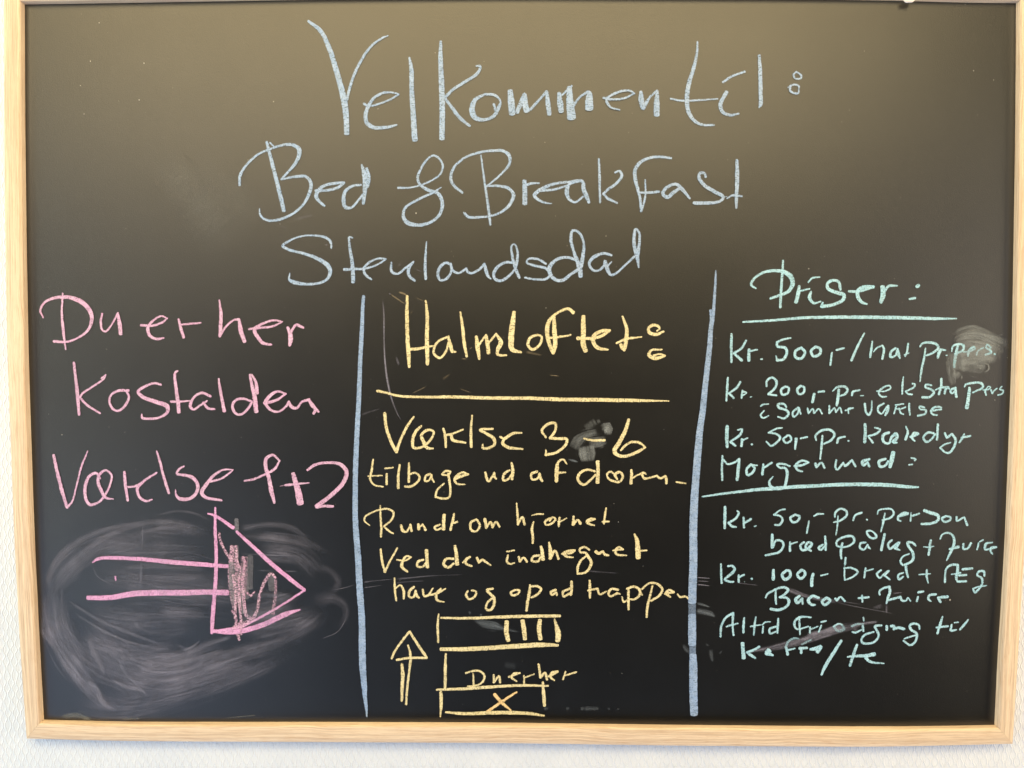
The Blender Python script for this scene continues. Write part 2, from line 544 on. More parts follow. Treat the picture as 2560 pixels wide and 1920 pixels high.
SMUDGES = [
('chalk_smudge','smear','large grey oval smear left by wiping around the arrow',"""
a0.34 -379.6,-176.9,7.02 -375.8,-163.9,8.18 -364.9,-147.4,8.17 -348.2,-135.6,7 -327.1,-127.3,5.24 -301.3,-122,4.65
a0.24 -360.5,-160.3,5.84 -344.9,-143.8,7 -322.5,-129.7,6.99 -294.4,-122,6.98 -278.1,-121.9,9.3 -254.9,-125.9,6.98 -244.5,-129.4,4.65
a0.25 -313.2,-133.1,10.48 -278.2,-127.2,12.8 -245.7,-131.7,10.47
a0.2 -222.4,-127,6.97 -196.8,-123.4,6.97 -179.4,-126.8,6.96 -165.6,-137.3,4.65
a0.25 -222.4,-132.8,8.14 -196.9,-133.9,10.46 -167.9,-138.5,9.29 -145.9,-149,3.49
a0.12 -168.1,-157.3,10.47 -150.7,-160.7,8.14 -143.8,-168.9,8.14 -146.2,-176,8.15 -156.7,-181.9,10.48
a0.12 -167.2,-185.5,17.48 -147.4,-183.1,11.65 -138.1,-190.1,8.16 -138.2,-199.5,6.99 -146.5,-209,5.83
a0.3 -137.1,-199.5,0.93 -144.1,-210.2,0.93 -157,-216.2,0.7
a0.22 -151,-191.3,18.65 -168.6,-205.6,17.51 -192.1,-218.7,15.2 -221.5,-227.2,14.05 -250.9,-235.6,12.89
a0.28 -244.8,-221.3,11.71 -268.3,-229.7,12.89 -291.9,-237,11.73 -309.7,-244.2,9.39
a0.18 -209.8,-233,14.05 -256.9,-247.5,15.25 -298.2,-259.7,12.93
a0.35 -379.6,-176.9,4.68 -380.1,-194.7,7.03 -377,-212.4,9.39 -368.1,-230.2,12.92 -355.6,-248,12.93 -341.8,-263.5,12.95 -321,-278.9,9.42
a0.3 -382.6,-200.6,3.52 -381.7,-212.4,4.69 -373.8,-224.3,3.52
a0.28 -344.2,-213.5,5.86 -342.2,-226.5,6.57 -335.4,-239.6,5.87 -333.2,-247.9,3.53
a0.22 -319.2,-222.9,7.04 -316.6,-238.3,5.87
a0.26 -362.3,-185.1,2.81 -338,-200.4,3.98 -309,-213.3,3.98 -285.8,-221.5,1.87
a0.3 -356.7,-195.7,2.11 -335.9,-208.7,3.05 -312.7,-219.3,2.58 -291.7,-223.9,1.41
a0.4 -327.4,-250.3,1.88 -315.8,-256.2,4.7 -304.1,-258.5,4.7 -297.7,-264.4,1.88
a0.35 -347.4,-251.6,5.88 -339.3,-257.5,5.88 -334.9,-268.2,7.06 -323.3,-276.5,5.89
a0.35 -269.5,-226.2,2.58 -261.2,-222.6,2.81 -255.3,-217.8,1.64
a0.2 -303.8,-243,5.87 -268.4,-235.7,7.03 -233.1,-224.8,5.85
a0.14 -318.4,-159,5.84 -290.4,-157.1,7 -249.6,-159.3,6.99
a0.14 -318.6,-164.9,7.01 -290.6,-166,7 -249.7,-165.8,7
a0.3 -222.6,-146.9,1.16 -197.1,-148,1.4 -170.3,-148.8,0.93
a0.25 -287.4,-183.6,0.93 -272.3,-187.7,1.17 -246.6,-188.8,0.93
a0.2 -340.5,-155.6,0.93 -337.2,-165,1.4 -325.7,-172,0.93 -310.6,-175.5,0.7
a0.16 -291.1,-191.9,14.03 -256.1,-196.5,12.86 -246.7,-197.6,9.35
a0.18 -220.8,-182.2,7 -197.5,-179.7,6.99 -174.2,-183.2,9.32
a0.2 -302.4,-176.6,3.51 -299,-120.2,0.7
a0.2 -372.6,-176.9,28.09 -368.7,-206.5,25.8 -350.5,-230.1,30.53 -320.3,-247.8,35.25 -280.5,-251.2,30.53
a0.25 -355.9,-212.3,30.49 -315.2,-226.4,25.8 -268.2,-223.8,23.43
a0.2 -336.7,-141.4,34.99 -278.5,-143.6,30.29 -249.4,-143.5,20.95
a0.26 -350,-209.9,49.24 -315.3,-233.5,35.21 -280.3,-240.5,35.2 -233.1,-226,28.1
a0.2 -377.4,-182.8,16.39 -360.5,-160.3,23.37 -336.8,-143.8,23.33 -301.6,-134.3,18.64
a0.25 -336.6,-242,30.55 -303.9,-251.3,30.54 -256.8,-242.8,30.49 -209.8,-228.3,23.4
a0.25 -208.6,-143.3,23.26 -173.8,-147.9,20.92 -156.5,-164.3,20.94
a0.25 -221.2,-209.4,21.04 -186.1,-202.1,23.35 -156.8,-194.9,23.32
a0.2 -370,-165.1,23.38 -369.7,-200.5,25.79 -355.3,-236.1,28.2 -333.6,-262.2,30.59
a0.22 -226.9,-199.9,23.37 -209.3,-193.9,23.35 -174.2,-185.5,23.31
a0.18 -349.6,-194.5,30.45 -314.6,-200.3,35.12 -279.5,-200.1,35.09 -250.2,-197.7,23.37
a0.22 -362.9,-260,30.6 -339.6,-269.4,30.61 -304.3,-269.3,30.58 -268.9,-259.5,28.19 -221.7,-245,23.44 -174.6,-223.4,16.36
a0.22 -343.1,-167.3,35.06 -302.3,-169.5,39.7 -255.7,-174.1,39.67 -209.2,-183.3,30.33
a0.2 -357.4,-226.6,7.04 -347.2,-243.2,7.05 -337,-259.9,7.06
a0.25 -319.9,-230,1.64 -313.2,-244.2,3.52 -304,-252.5,2.35
a0.2 -310.6,-233.5,2.35 -292,-241.8,3.52 -268.5,-240.5,4.69 -247.3,-232,2.34
a0.2 -294.6,-251.3,2.35 -268.6,-246.4,3.52 -239.2,-236.7,3.52 -209.7,-224.7,2.34
a0.2 -274,-219.1,3.51 -262.4,-223.8,5.86 -247.1,-219,7.02 -227.1,-212.9,4.68
"""),
('smudge_mark','smear','',"""
a0.22 -289.6,-116.7,2.33 -272.1,-113.1,3.02 -257,-115.4,3.02 -245.5,-121.2,2.32
"""),
('smudge_mark','smear','',"""
a0.2 -208.9,-160.9,1.4 -176.3,-161.6,1.86
"""),
('dust_residue','dust','chalk dust lying along the bottom edge',"""
a0.5 -369.4,-281.6,4.72 -357.5,-280.3,5.89 -349.3,-282.7,4.24 -344.7,-283.8,1.65
"""),
('dust_residue','dust','',"""
a0.22 -321.1,-283.5,1.88 -304.6,-282.7,2.12
"""),
('dust_residue','dust','',"""
a0.2 -236.3,-282.1,1.18 -210.5,-279.5,1.41
"""),
('chalk_smudge','film','grey damp smudge behind the word pers.',"""
a0.35 342.3,25.7,6.12 349.3,29.7,9.18 357.7,31.9,9.18 366.3,29.7,8.41 374.9,25.2,8.41 382.3,21.8,8.41 384.2,16.6,6.89
a0.4 343.2,21.7,8.42 352.2,25.7,10.71 363.6,24.6,12.24 377.9,19.5,13 383.1,15.5,8.42
a0.4 342.3,13.2,8.43 353.6,17.7,12.25 366.6,16.6,13.78 379.8,13.2,9.18 381,10.4,4.59
a0.32 341.7,16.6,7.66 341.9,8.6,8.43 341.3,0.6,6.9 342.6,-6.2,6.14 343.9,-10.8,3.84
a0.3 344.6,15.4,11.49 347,8.6,12.26 346.7,0.6,9.97
a0.3 358.1,16.6,15.31 375.2,14.3,13.01
a0.4 348.1,9.7,11.49 358.3,11.5,13.02 369.6,10.9,11.48 376.5,8.7,4.59
a0.42 347.7,4,9.2 355.6,5.2,11.49 364.2,4.1,11.49 368.7,3.5,6.89
a0.35 347.2,0.6,6.13 344,-5.1,6.9
a0.5 366.4,6.4,0.77 370.4,5.2,1.07 370.5,1.2,1.23 367.1,-0.5,1.07
a0.5 363.6,2.4,1.23 365.1,2.4,1.23
a0.35 349.9,-2.2,1.07 349.7,-6.8,1.07
a0.3 377.6,28.3,0.76 381.5,29.7,1.07
"""),
('chalk_smudge','film','grey smudge behind the dash of 3-6',"""
a0.38 67.2,-46.5,7.43 71.8,-44.6,7.93 71.8,-51.1,5.45
a0.3 44.3,-62.2,7.45 48,-55.8,8.68 54.4,-51.1,6.2 63.5,-48.3,4.96
a0.3 56.2,-57.6,8.68 63.6,-56.7,8.68 70.9,-54.8,6.2
a0.42 54.4,-59.4,12.41 55.4,-65.9,13.65 55.9,-72.4,9.93
a0.2 56.1,-40.1,9.91 59.8,-45.6,9.91
"""),
('smudge_mark','film','',"""
a0.3 63.5,-38.2,2.48 65.3,-41.9,2.48
"""),
('chalk_smudge','bluesmear','small blue chalk smudge below the dash',"""
a0.4 39.8,-70.4,1.47 44.4,-71.5,2.58 48.5,-72.6,1.29
"""),
('chalk_smudge','smear','smeared chalk streaks across the lower right lines',"""
a0.63 183.8,-227.1,1.14 200,-222.5,1.46 216.1,-217.8,1.95 226.6,-214.9,1.94
a0.49 217,-220.7,4.05 232.2,-214.1,4.05 248.3,-207.4,4.05 262,-203.2,4.85
a0.588 232.2,-211.6,4.86 252.3,-207.4,4.85 262,-206.5,5.66
a0.56 266.9,-204.8,4.85 276.5,-202.3,3.23 288.6,-200.6,2.42
a0.35 228.2,-215.7,3.24 252.4,-211.5,2.43
a0.42 268.5,-207.3,4.85 273.4,-206.4,4.85
a0.35 187.8,-225,4.06 212.1,-220.8,6.49 236.3,-214,8.1 256.4,-207.3,8.09 276.5,-203.1,6.47
"""),
('smudge_mark','smear','',"""
a0.63 215.3,-174.6,2.42 227.5,-179.5,1.78 243.8,-182.9,1.45
a0.42 217.7,-173,0.81 231.6,-179.1,0.81 251.9,-183.1,1.29 260,-185.9,1.13 284.3,-190.8,0.65 295.7,-192.8,0.81 303,-194.8,0.32
a0.42 251.8,-182.7,1.62 276.2,-186.7,0.65
a0.56 295.5,-185.8,2.1 295.5,-191.5,2.1 295.7,-193.2,1.61
a0.21 284.3,-189.9,4.04 292.3,-187.4,4.84
a0.3 215.3,-174.6,4.85 235.7,-181.1,4.04 255.9,-185.1,3.23
"""),
('smudge_mark','smear','',"""
a0.7 143.7,-171,1.46 148.2,-171.3,1.29 154.7,-172.1,0.65
"""),
('smudge_mark','smear','',"""
a0.63 143.7,-165.2,1.13 148.1,-165.5,0.97 154.6,-166,0.65
"""),
('smudge_mark','smear','',"""
a0.63 143.7,-168,1.13 148.1,-168.2,0.97 153.8,-168.5,0.65
"""),
('smudge_mark','smear','',"""
a0.42 300.2,-177.6,1.61 308.2,-176.7,0.81
"""),
('smudge_mark','smear','',"""
a0.56 175.7,-169.4,0.97 192.7,-171.4,0.65
"""),
('chalk_smudge','bluesmear','blue chalk smears beside the right divider line',"""
a0.38 143.6,-192.2,6.16 150.1,-193.4,6.48 155.8,-195,5.35 159.1,-197.5,1.13
"""),
('smudge_mark','bluesmear','',"""
a0.3 155.4,-223.5,4.87 156.3,-230.1,3.74 157.5,-234.2,1.95
a0.2 151.2,-219.4,3.25 154.5,-221,1.62
"""),
('smudge_mark','bluesmear','',"""
a0.25 133.4,-219.5,2.44 135.9,-223.6,4.87 139.2,-226.9,3.25
"""),
('smudge_mark','bluesmear','',"""
a0.38 143.5,-186,2.43 148.4,-187.2,2.75 154.9,-189.3,1.13
"""),
('smudge_mark','bluesmear','',"""
a0.25 162.3,-227.6,2.44 165.1,-224.3,1.14
"""),
('chalk_smudge','smear','faint wiped streaks above the word have',"""
a0.4 -123.5,-170.3,2.18 -114.8,-169,0.87 -98.8,-167.5,0.29
a0.3 -97.3,-167.5,2.61 -88.6,-166.7,1.74 -71.2,-164.9,1.02 -42.9,-163.6,0.44
"""),
('smudge_mark','smear','',"""
a0.28 -97.4,-170.8,1.89 -88.6,-169.6,1.6 -74.1,-168.9,0.87
"""),
('smudge_mark','smear','',"""
a0.18 56.3,-160.3,1.74 69.3,-161.3,1.45 80.9,-162,0.43
"""),
('smudge_mark','smear','',"""
a0.3 -147.6,-176.5,0.44 -138.1,-174.6,0.73 -130.8,-172.4,1.45
"""),
('smudge_mark','smear','',"""
a0.4 -123.2,-174.6,1.02 -117,-173.8,1.02 -107.5,-172.3,0.36
"""),
('chalk_smudge','smear','old wiped chalk line left of Halmloftet',"""
a0.75 -106.6,56.7,1.46 -105.7,43.9,1.83 -105.6,25.7,1.47 -105,7.4,1.84 -103.7,-4.6,2.39 -101.5,-16.5,2.21 -99.2,-24.8,1.84 -94.7,-35.8,1.1 -91,-41.8,0.55
"""),
('smudge_mark','smear','',"""
a0.225 -124.1,-35.4,2.76 -117.7,-33.1,1.84 -108.5,-30.3,0.55
"""),
('smudge_mark','smear','',"""
a0.3 -96.3,11.1,2.39 -94,3.7,2.75
"""),
('smudge_mark','smear','',"""
a0.45 -100.6,61.2,1.83 -101.1,59.4,1.83
"""),
('chalk_smudge','yellowsmear','yellow chalk dust around Halmloftet',"""
a0.525 -94.2,61.7,1.83 -90.5,60.8,2.38 -86,58.5,1.46
"""),
('smudge_mark','yellowsmear','',"""
a0.45 -100.6,60.3,1.1 -94.2,55.8,1.46 -88.8,52.2,0.91
"""),
('smudge_mark','yellowsmear','',"""
a0.18 -59.6,-7.2,2.75 -53.2,-2.6,1.83
"""),
('smudge_mark','yellowsmear','',"""
a0.3 6.3,14.9,2.74 19.2,12.2,1.83
"""),
('smudge_mark','yellowsmear','',"""
a0.375 -83.6,-18.3,0.92 -72.5,-12.8,1.47
"""),
('smudge_mark','yellowsmear','',"""
a0.525 -44.9,9.3,1.28 -39.4,9.3,1.1
"""),
('smudge_mark','yellowsmear','',"""
a0.3 -45.9,-14.5,1.29 -36.7,-17.7,0.92
"""),
('smudge_mark','yellowsmear','',"""
a0.45 -85.1,44,0.91 -82.4,47.6,1.28
"""),
('smudge_mark','yellowsmear','',"""
a0.45 -74.2,21.2,0.92 -67.8,23,1.1
"""),
('smudge_mark','yellowsmear','',"""
a0.45 -80.5,57.6,0.91 -73.2,54.4,0.73
"""),
('smudge_mark','yellowsmear','',"""
a0.6 -38.5,16.6,0.73 -35.8,18.5,0.73
"""),
('smudge_mark','yellowsmear','',"""
a0.45 24.7,-3.4,0.55 33,-4.3,0.73
"""),
('chalk_smudge','bluesmear','pale blue smudges in the sketch plan',"""
a0.35 -34.9,-200.2,3.93 -27,-203.3,7.07 -17.6,-204.9,7.07 -11.3,-207.3,3.14 2,-210.4,1.26
"""),
('smudge_mark','bluesmear','',"""
a0.28 52.6,-271,3.94 53.4,-274.6,4.73
a0.18 54.2,-272.6,4.73 66.8,-272.5,3.46
"""),
('smudge_mark','bluesmear','',"""
a0.1 -10.5,-236.8,7.08 -0.3,-238.4,6.29
"""),
('smudge_mark','bluesmear','',"""
a0.3 23.1,-271.2,3.94 23.9,-274.4,4.73
"""),
('smudge_mark','bluesmear','',"""
a0.28 40.8,-271.1,3.94 41.2,-274.3,3.94
"""),
('smudge_mark','bluesmear','',"""
a0.25 73.9,-271.7,3.15 74.3,-274.1,3.15
"""),
('smudge_mark','bluesmear','',"""
a0.2 81.4,-272.5,3.15 81.8,-273.7,3.15
"""),
('smudge_mark','bluesmear','',"""
a0.35 -29.4,-195.4,3.14 -28.6,-197.4,2.35
"""),
('smudge_mark','bluesmear','',"""
a0.4 -38.8,-193,2.35 -37.2,-196.2,2.83
"""),
('chalk_smudge','smear','faint dusting between Bed and Stenlandsdal',"""
a0.12 -175.6,118.6,4.56 -161,122.2,3.65
"""),
('smudge_mark','smear','',"""
a0.15 -94.7,83.4,3.65 -91.1,83.4,2.74
"""),
('smudge_mark','smear','',"""
a0.16 -190.3,114.1,1.82 -181.2,111.4,1.46
"""),
('smudge_mark','smear','',"""
a0.15 -172.4,160,1.82 -169.7,157.3,0.91
"""),
('smudge_mark','smear','',"""
a0.14 -136.2,148.3,1.82 -132.5,150.1,0.73
"""),
('smudge_mark','smear','',"""
a0.5 -152.1,98.9,1.1 -148.9,98.6,0.91
"""),
('smudge_mark','smear','',"""
a0.3 -81,79.8,0.91 -74.7,77.5,1.09
"""),
('smudge_mark','smear','',"""
a0.2 -189,106.9,0.91 -184.9,106,0.91
"""),
('smudge_mark','smear','',"""
a0.3 -79.2,74.3,0.55 -75.6,73,0.73
"""),
('chalk_smudge','dust','painted mottled reflection left of the word Bed',"""
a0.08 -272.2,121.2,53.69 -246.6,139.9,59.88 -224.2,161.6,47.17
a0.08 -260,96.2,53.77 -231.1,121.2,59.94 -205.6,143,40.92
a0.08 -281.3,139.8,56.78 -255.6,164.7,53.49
"""),  # a reflection on the board, painted as a pale grainy film
]

STROKES = [
('chalk_word','blue','pale blue chalk word Velkommen at the top',"""
-163.1,271.2,2.34 -154,264.2,3.43 -147.8,252.7,3.97 -142.5,236.7,4.33 -138.1,220.8,4.7 -135.5,209.2,5.25 -134.2,198.5,4.71 -133.9,184.7,4.35
-133.5,211,2.17 -131.3,219.9,2.53 -126.3,233.2,2.53 -119.9,244.7,2.35 -112.6,253.5,1.98 -105.3,258.4,1.8 -101,259.9,1.08
-120.1,207.9,2.17 -117,206.1,1.99 -108.4,207.9,1.81 -98.4,211.9,1.81 -92.8,215.2,1.45 / -98.4,216.5,1.63 -104.7,216.3,2.17 -111.9,212.7,2.53 -116.5,206.5,3.08 -118.8,200.3,3.26 -118,193.2,3.62 -113,189.8,3.26 -103.9,189.6,2.72 -94.9,191.6,1.99
-84.5,243.3,1.8 -83.1,234,3.61 -82.8,216.3,3.97 -81.7,198.5,4.34 -80.6,179.8,4.89
-60.1,255.7,2.16 -60.4,242.9,3.78 -59.7,225.1,4.51 -59.1,202.9,4.7 -59.4,180.7,4.53
-32.6,236.8,1.44 -29.6,236.6,2.34 -31.6,231.3,2.7 -40.6,225.1,2.52 -50.5,218.9,2.53 -56.1,213.6,2.71
-57.3,212.7,2.35 -51.4,204.7,2.89 -45.1,196.7,3.25 -37.7,190.9,2.17
-26.1,214.9,1.98 -33.4,210.9,3.43 -35.9,202.9,5.06 -33.4,197.1,4.16 -26.1,195.6,2.53 -18.9,198.5,3.07 -15.3,204.7,3.07 -13.8,210,1.62 -18,214.3,2.35 -26.1,215.2,1.98
-18.9,207.4,2.17 -17.6,202.9,2.17
-6.3,218,3.97 -5.4,209.1,5.77 -4.5,199.8,5.24
-0.9,201.1,3.61 3.6,211.8,3.61 / 5,215.3,2.7 5.4,208.2,5.05 6.8,202,5.05
10,203.8,2.53 18.9,213.6,1.98 22.1,217.1,2.52 / 22.4,216.2,2.7 23.3,207.3,4.15 24.4,199.3,3.61
31.9,216.2,3.24 32.7,208.2,5.05 33.6,201.6,4.15
34.4,214.4,1.8 41.6,221.5,1.98
39.8,220.6,3.96 40.3,209.1,5.95 41.7,196.7,7.21
42.6,205.6,2.34 47.9,212.7,1.98 54.2,217.1,2.16 / 55.1,216.2,3.96 55.3,210,6.48 55.2,203.8,6.67
66.4,212.2,2.16 73.2,211,1.8 83.1,212.2,1.98 90.2,215.7,1.8 / 86.6,217.7,1.8 79.4,217.1,2.34 71.3,213.5,2.16 68.7,210.9,2.34 71.4,205.5,1.98 79.1,202.9,1.26
95.2,217.1,2.7 95.7,210.9,4.68 97.1,204.2,3.78 / 102.8,213.1,1.8 108.2,217.9,2.16 / 107.8,208.2,4.86 107.9,198.9,4.86
"""),
('chalk_word','blue','pale blue chalk word til with a colon',"""
139,255,1.61 138.4,245.3,2.33 135.8,233.8,3.05 132.4,222.3,3.59 131.2,210.8,3.78 132.7,201.1,3.42 138.1,194,2.7 144.5,191.5,2.16 152.4,191.5,1.8
118.6,211.7,1.8 127.2,210.1,1.8 140.6,210.6,1.8 155.2,211.5,1.26
162.1,217,3.59 159.5,212.6,3.05 157.3,207.3,3.41 158.7,201.9,3.06 164.2,199.1,2.52 171.8,200.2,1.62
159.1,224.3,1.97 165.5,228.5,2.15 175.8,232.2,1.79
186.8,244.4,2.51 187.7,232,3.23 188.3,216.1,3.41 188.5,207.3,3.23 187.3,204.8,1.44
215.7,232,1.79 219.1,229.8,1.97 219.2,227.1,1.79 214.9,227.1,1.79 213.5,229.8,1.79 215.7,232,1.79
209.4,220.1,1.43 213.2,222.3,1.79 217.7,221.4,1.97 217.7,218.9,1.43 / 217.8,216.1,1.79 215.1,215.7,1.97 211,217.9,1.97 211.4,221,1.79
"""),
('chalk_word','blue','pale blue chalk word Bed',"""
-196.7,178.8,2.36 -193.3,165.4,3.09 -189.8,151,3.28 -186.3,136.6,3.46 -183.7,124.9,3.28
-194,177.9,1.45 -190,174.3,1.27
-218.3,145.2,2.37 -218,151.9,2.55 -213.3,160,2.18 -204.1,168.5,2 -194.1,173,2 -185,175.9,2.18 -176.8,176.3,2.72 -171.4,173,4 -171.4,168,3.45 -175.1,160.9,2.73 -181.6,153.7,2 -185.4,149.7,1.82 / -175.2,151.5,2.36 -166.1,151.7,2.55 -162.5,147.4,3.09 -163.1,140.2,3.09 -168.2,130.3,2.37 -176.5,123.1,2.19 -188.4,118.1,2.37 -196.6,117.7,2.19 -202,121.3,2.01 -202.9,126.7,1.09
-158.5,140.7,2.37 -149,141.1,2.37 -140.8,143.4,2.55 -136.2,147,2.18 / -142.5,146.7,2.55 -151.7,144.7,2.73 -157,140.2,3.46 -158.1,135.7,3.28 -155.4,132.1,2.55 -151.8,129,2.19
-123,145.2,2 -128.9,144.7,2.36 -135.3,140.2,2.91 -136.7,133,3.64 -135.4,128.1,3.28 -130.9,127.6,2.18 -125.4,133,2 -121.7,137.5,2.18
-122.4,160.9,1.82 -120.2,153.7,4.18 -119.8,142.9,4 -121.3,130.8,2.55
-118.4,158.2,2.36 -116.6,151,2.91 -118,143.8,3.27
"""),
('chalk_ampersand','blue','pale blue chalk ampersand between Bed and Breakfast',"""
-93.9,143.1,2.18 -86.2,143.1,1.63 -78.1,144.6,1.63 -68.1,148.5,1.63 -60.8,153.7,1.81 -58.8,160,1.99 -61.7,165.8,1.99 -66.2,168,1.81 -70.7,165.3,1.81 -76.2,157.3,2.18 -78.5,150.1,2.54 -76.2,145.2,2.36 -69.9,141.1,2.91 -62.6,138.5,3.09 -59.2,131.3,3.09 -60.9,123.2,2.73 -68.1,116.4,2.55 -79.1,114.1,2.91 -87.3,116.4,3.82 -90,121.4,2.73 -88.1,127.7,2.36 -79,133.5,2.18 -66.3,139.4,2.18 -60.1,143.4,1.09
"""),
('chalk_word','blue','pale blue chalk word Breakfast',"""
-43.6,139.4,2.18 -50.8,145.6,2.54 -52.6,151,2.72 -49.9,159.1,2.18 -40.8,166.7,1.99 -28.9,170.7,2.17 -19.8,171.8,2.35 -12.6,171.8,2.53 -7.2,168.5,3.08 -6.7,161.8,2.35 -12.6,154.2,1.99 -19.8,147.9,1.81 -24.5,144.3,1.63 / -15.3,144.6,2.36 -7.1,142.5,2.72 -3.5,137.6,3.08 -6.2,130.4,2.72 -13.4,124.1,2.18 -21.6,121.2,1.82 -30.7,120.3,2.18 -38.9,120.5,2.54 -42.1,123.6,2.18
-28.9,168.1,1.45 -25.7,144.7,2.18 -23.4,129.5,2.36 -21.6,114.6,2.18
5.1,148.8,3.44 5.4,140.3,3.99 5.4,130.4,3.99
6.5,145.2,2.17 10.1,146.4,2.36 16.4,146.7,1.63
40,147.6,1.99 30.9,146.6,2.17 21.9,143.9,2.9 15.5,140.3,3.08 12.8,137.1,2.9 16.5,133.5,2.36 21,131.5,1.99 26.5,130.8,0.91
17.8,141,2.36 27.3,141.6,2.17 39.1,144.9,1.99
39.1,147.4,1.99 44.5,148.5,2.17 50.4,147.9,2.71 51.3,142.1,3.8 53.6,136.7,3.8 55.5,131.8,2.54
48.1,148.3,2.17 40,145.7,2.54 38.2,140.3,3.62 40,134.4,2.72 44.6,131.8,1.99 50.9,136.2,1.99
63.1,165.3,1.81 63.7,151.9,2.35 64.3,131.8,1.99
75.9,154.8,1.81 79.3,156,2.17 81.1,152.4,2.71 77.1,146.6,2.35 70.8,142.1,2.35 66.7,138.5,2.17 / 70.8,134.5,2.35 77.7,131.3,1.81
119.4,165.8,1.99 112.1,166.9,2.35 103.1,166.2,2.35 95.9,163.1,2.71 91.6,157.3,3.07 91.5,150.1,3.25 93.4,143,2.71 95.3,135.8,2.35 96.5,125,2.17 / 98.9,133.1,1.81 99.7,140.3,1.81 99.4,149.2,1.45
94.3,139.4,1.81 102.5,139.4,2.35 110.2,140.1,2.17
125.9,142.5,2.71 121.5,139.4,3.07 117,135.8,3.07 113.3,138.5,3.07 116,143,2.71 123.2,145.9,2.53 127.8,142.5,3.43 134.2,134.9,1.99
146.6,151.5,2.35 145.2,154.4,2.17 142.1,154.4,2.53 141.4,150.6,3.07 145.8,144.8,3.07 154,139.9,3.07 160.4,135.8,2.89 157.7,132.7,2.35 148.7,131.3,2.89 137.8,131.3,3.07
160.8,135.8,0.9 163.1,136.3,0.9
170.6,164.4,2.52 171,151.9,3.61 170.7,136.7,3.07 170.6,127.8,2.17
163.5,134.9,1.45 167.6,137.2,1.99 174.8,136.5,1.63
"""),
('chalk_word','blue','pale blue chalk word Stenlandsdal',"""
-146.6,96,1.46 -147.5,101.5,2.37 -152,104.6,2.37 -161.1,106,1.64 -171.2,105.1,1.64 -180.4,101.4,2.01 -185,97.8,2.56 -179.5,94.6,2.38 -168.6,91.9,2.38 -157.7,87.9,3.11 -149.5,82.4,3.84 -147.7,77,3.11 -150.5,71.6,2.38 -156.9,68.6,2.2 -167,67.9,2.38 -176.2,69.3,3.48 -180,71.5,2.2 -179.7,76.5,1.1
-129.7,104,1.46 -132.4,104.9,1.64 -132.5,99.7,2.19 -130.7,87.9,2.92 -129.9,79.7,3.29 -129.7,69.3,3.47
-136.7,79.3,2.56 -128.5,79.7,2.19 -120.3,80.2,2.01 -110.2,83.4,1.83 -103.8,87.5,1.64 / -109.3,88.1,1.82 -115.7,85.6,2.01 -121,80.7,2.37 -120.3,75.7,2.56 -115.3,71.6,1.83
-99.4,84.8,1.83 -99.3,78,2.56 -94.7,76.1,2.01 -88.3,80.7,2.01 -81.9,85.7,1.64 / -85.8,79.8,2.74 -85.4,74.3,2.74 -81.1,70.7,2.01
-71.8,101.1,1.28 -72.6,88.9,2.37 -72.8,78,2.74 -72.4,72.1,2.37
-52.7,83.4,2.37 -56.4,84.8,2.19 -61,81.6,2.74 -62.8,76.2,2.55 -61,71.2,2.19 -56.4,72.1,2.19 -52.3,78,2.19 -52.7,83.9,2.01 / -50.9,78.5,2.19 -46.4,76.7,2.01 -40.4,80.3,2.19 / -39.5,77.6,2.19 -36.3,76.7,2.19 -30,79.8,2.19 -26.3,83.9,2.19 / -25,78.9,3.1 -23.4,74.4,2.55 -21.1,72.1,1.28
-3.8,84.8,2.37 -9.8,85,2.37 -16.1,81.2,2.73 -18.9,76.2,2.73 -17.5,71.7,2.55 -12.5,70.8,2.55 -5.2,76.2,2.19 -2,79.9,2
1.2,73.1,2.55 -1.6,79.9,2.73 -4.3,89.8,2.37 -4.8,98,1.82 -2.5,99.3,1.46 -0.2,93.4,2.18 -0.7,85.3,2.55 -2,79.9,2.37
22.1,84,2.18 15.7,87.6,2 8.4,87.6,2 7.1,84.9,2 13,82.6,2.18 22.1,80.3,2.37 25.3,76.3,2.37 23.1,72.6,2.19 15.8,71.7,2 5.7,73.1,1.82
45.7,87.1,2.55 38.5,89,2.36 30.3,87.1,2.73 24.8,80.8,3.64 25.8,75.4,3.1 30.3,71.3,2.73 35.8,71.3,2.91 42.2,76.3,2.55 48.5,79.9,2.73
49.4,74,3.64 48.5,80.8,4.37 43.9,93.5,2.54 41.6,103.4,2.72 42.9,109.7,2.18 47.4,108.8,2.36 51.6,100.7,2 51.2,90.8,3.09 49.4,81.7,4
73.4,90.8,2.18 67.5,92.1,2.54 59.4,89,3.09 56.2,84.4,2.55 58.5,79.5,2.18 63.1,78.6,2 68,82.6,2.36 / 68.5,86.3,2.36 70.3,79.9,3.64 73.1,75.4,2.36 76.7,76.3,2 83.9,82.7,2 91.2,89.4,2.18
73.5,85.5,1.27 70.3,81.7,1.82
94.9,81.3,1.45 93.9,88.1,3.09 91.3,98,3.09 91.2,107,2.72 92.3,111.1,2.18 94.8,108.8,1.99 95.4,101.6,2.36 94.3,93.5,3.27 93.4,88.1,2.72
"""),
('chalk_word','pink','pink chalk word Du',"""
-359.9,60.5,1.66 -360.8,43.6,2.21 -359.9,29.8,2.58 -358.4,16.1,1.48
-375.8,41.3,1.47 -377.9,46.7,2.03 -374.5,53.1,2.21 -366.2,56.8,2.58 -355.1,57.3,3.31 -345.1,53.6,4.05 -338.8,47.3,3.87 -337.1,40.9,3.13 -340.1,31.7,2.4 -348.5,25.3,1.84 -357.8,22.1,1.84 -367.5,22.5,2.58
-328.7,44.5,1.84 -330,38.1,2.21 -329,31.7,2.03 -326.3,30.4,1.84 -320.6,37.2,1.66 -316.3,45,1.84 / -315.1,36.3,3.68 -314.3,28.1,3.13
"""),
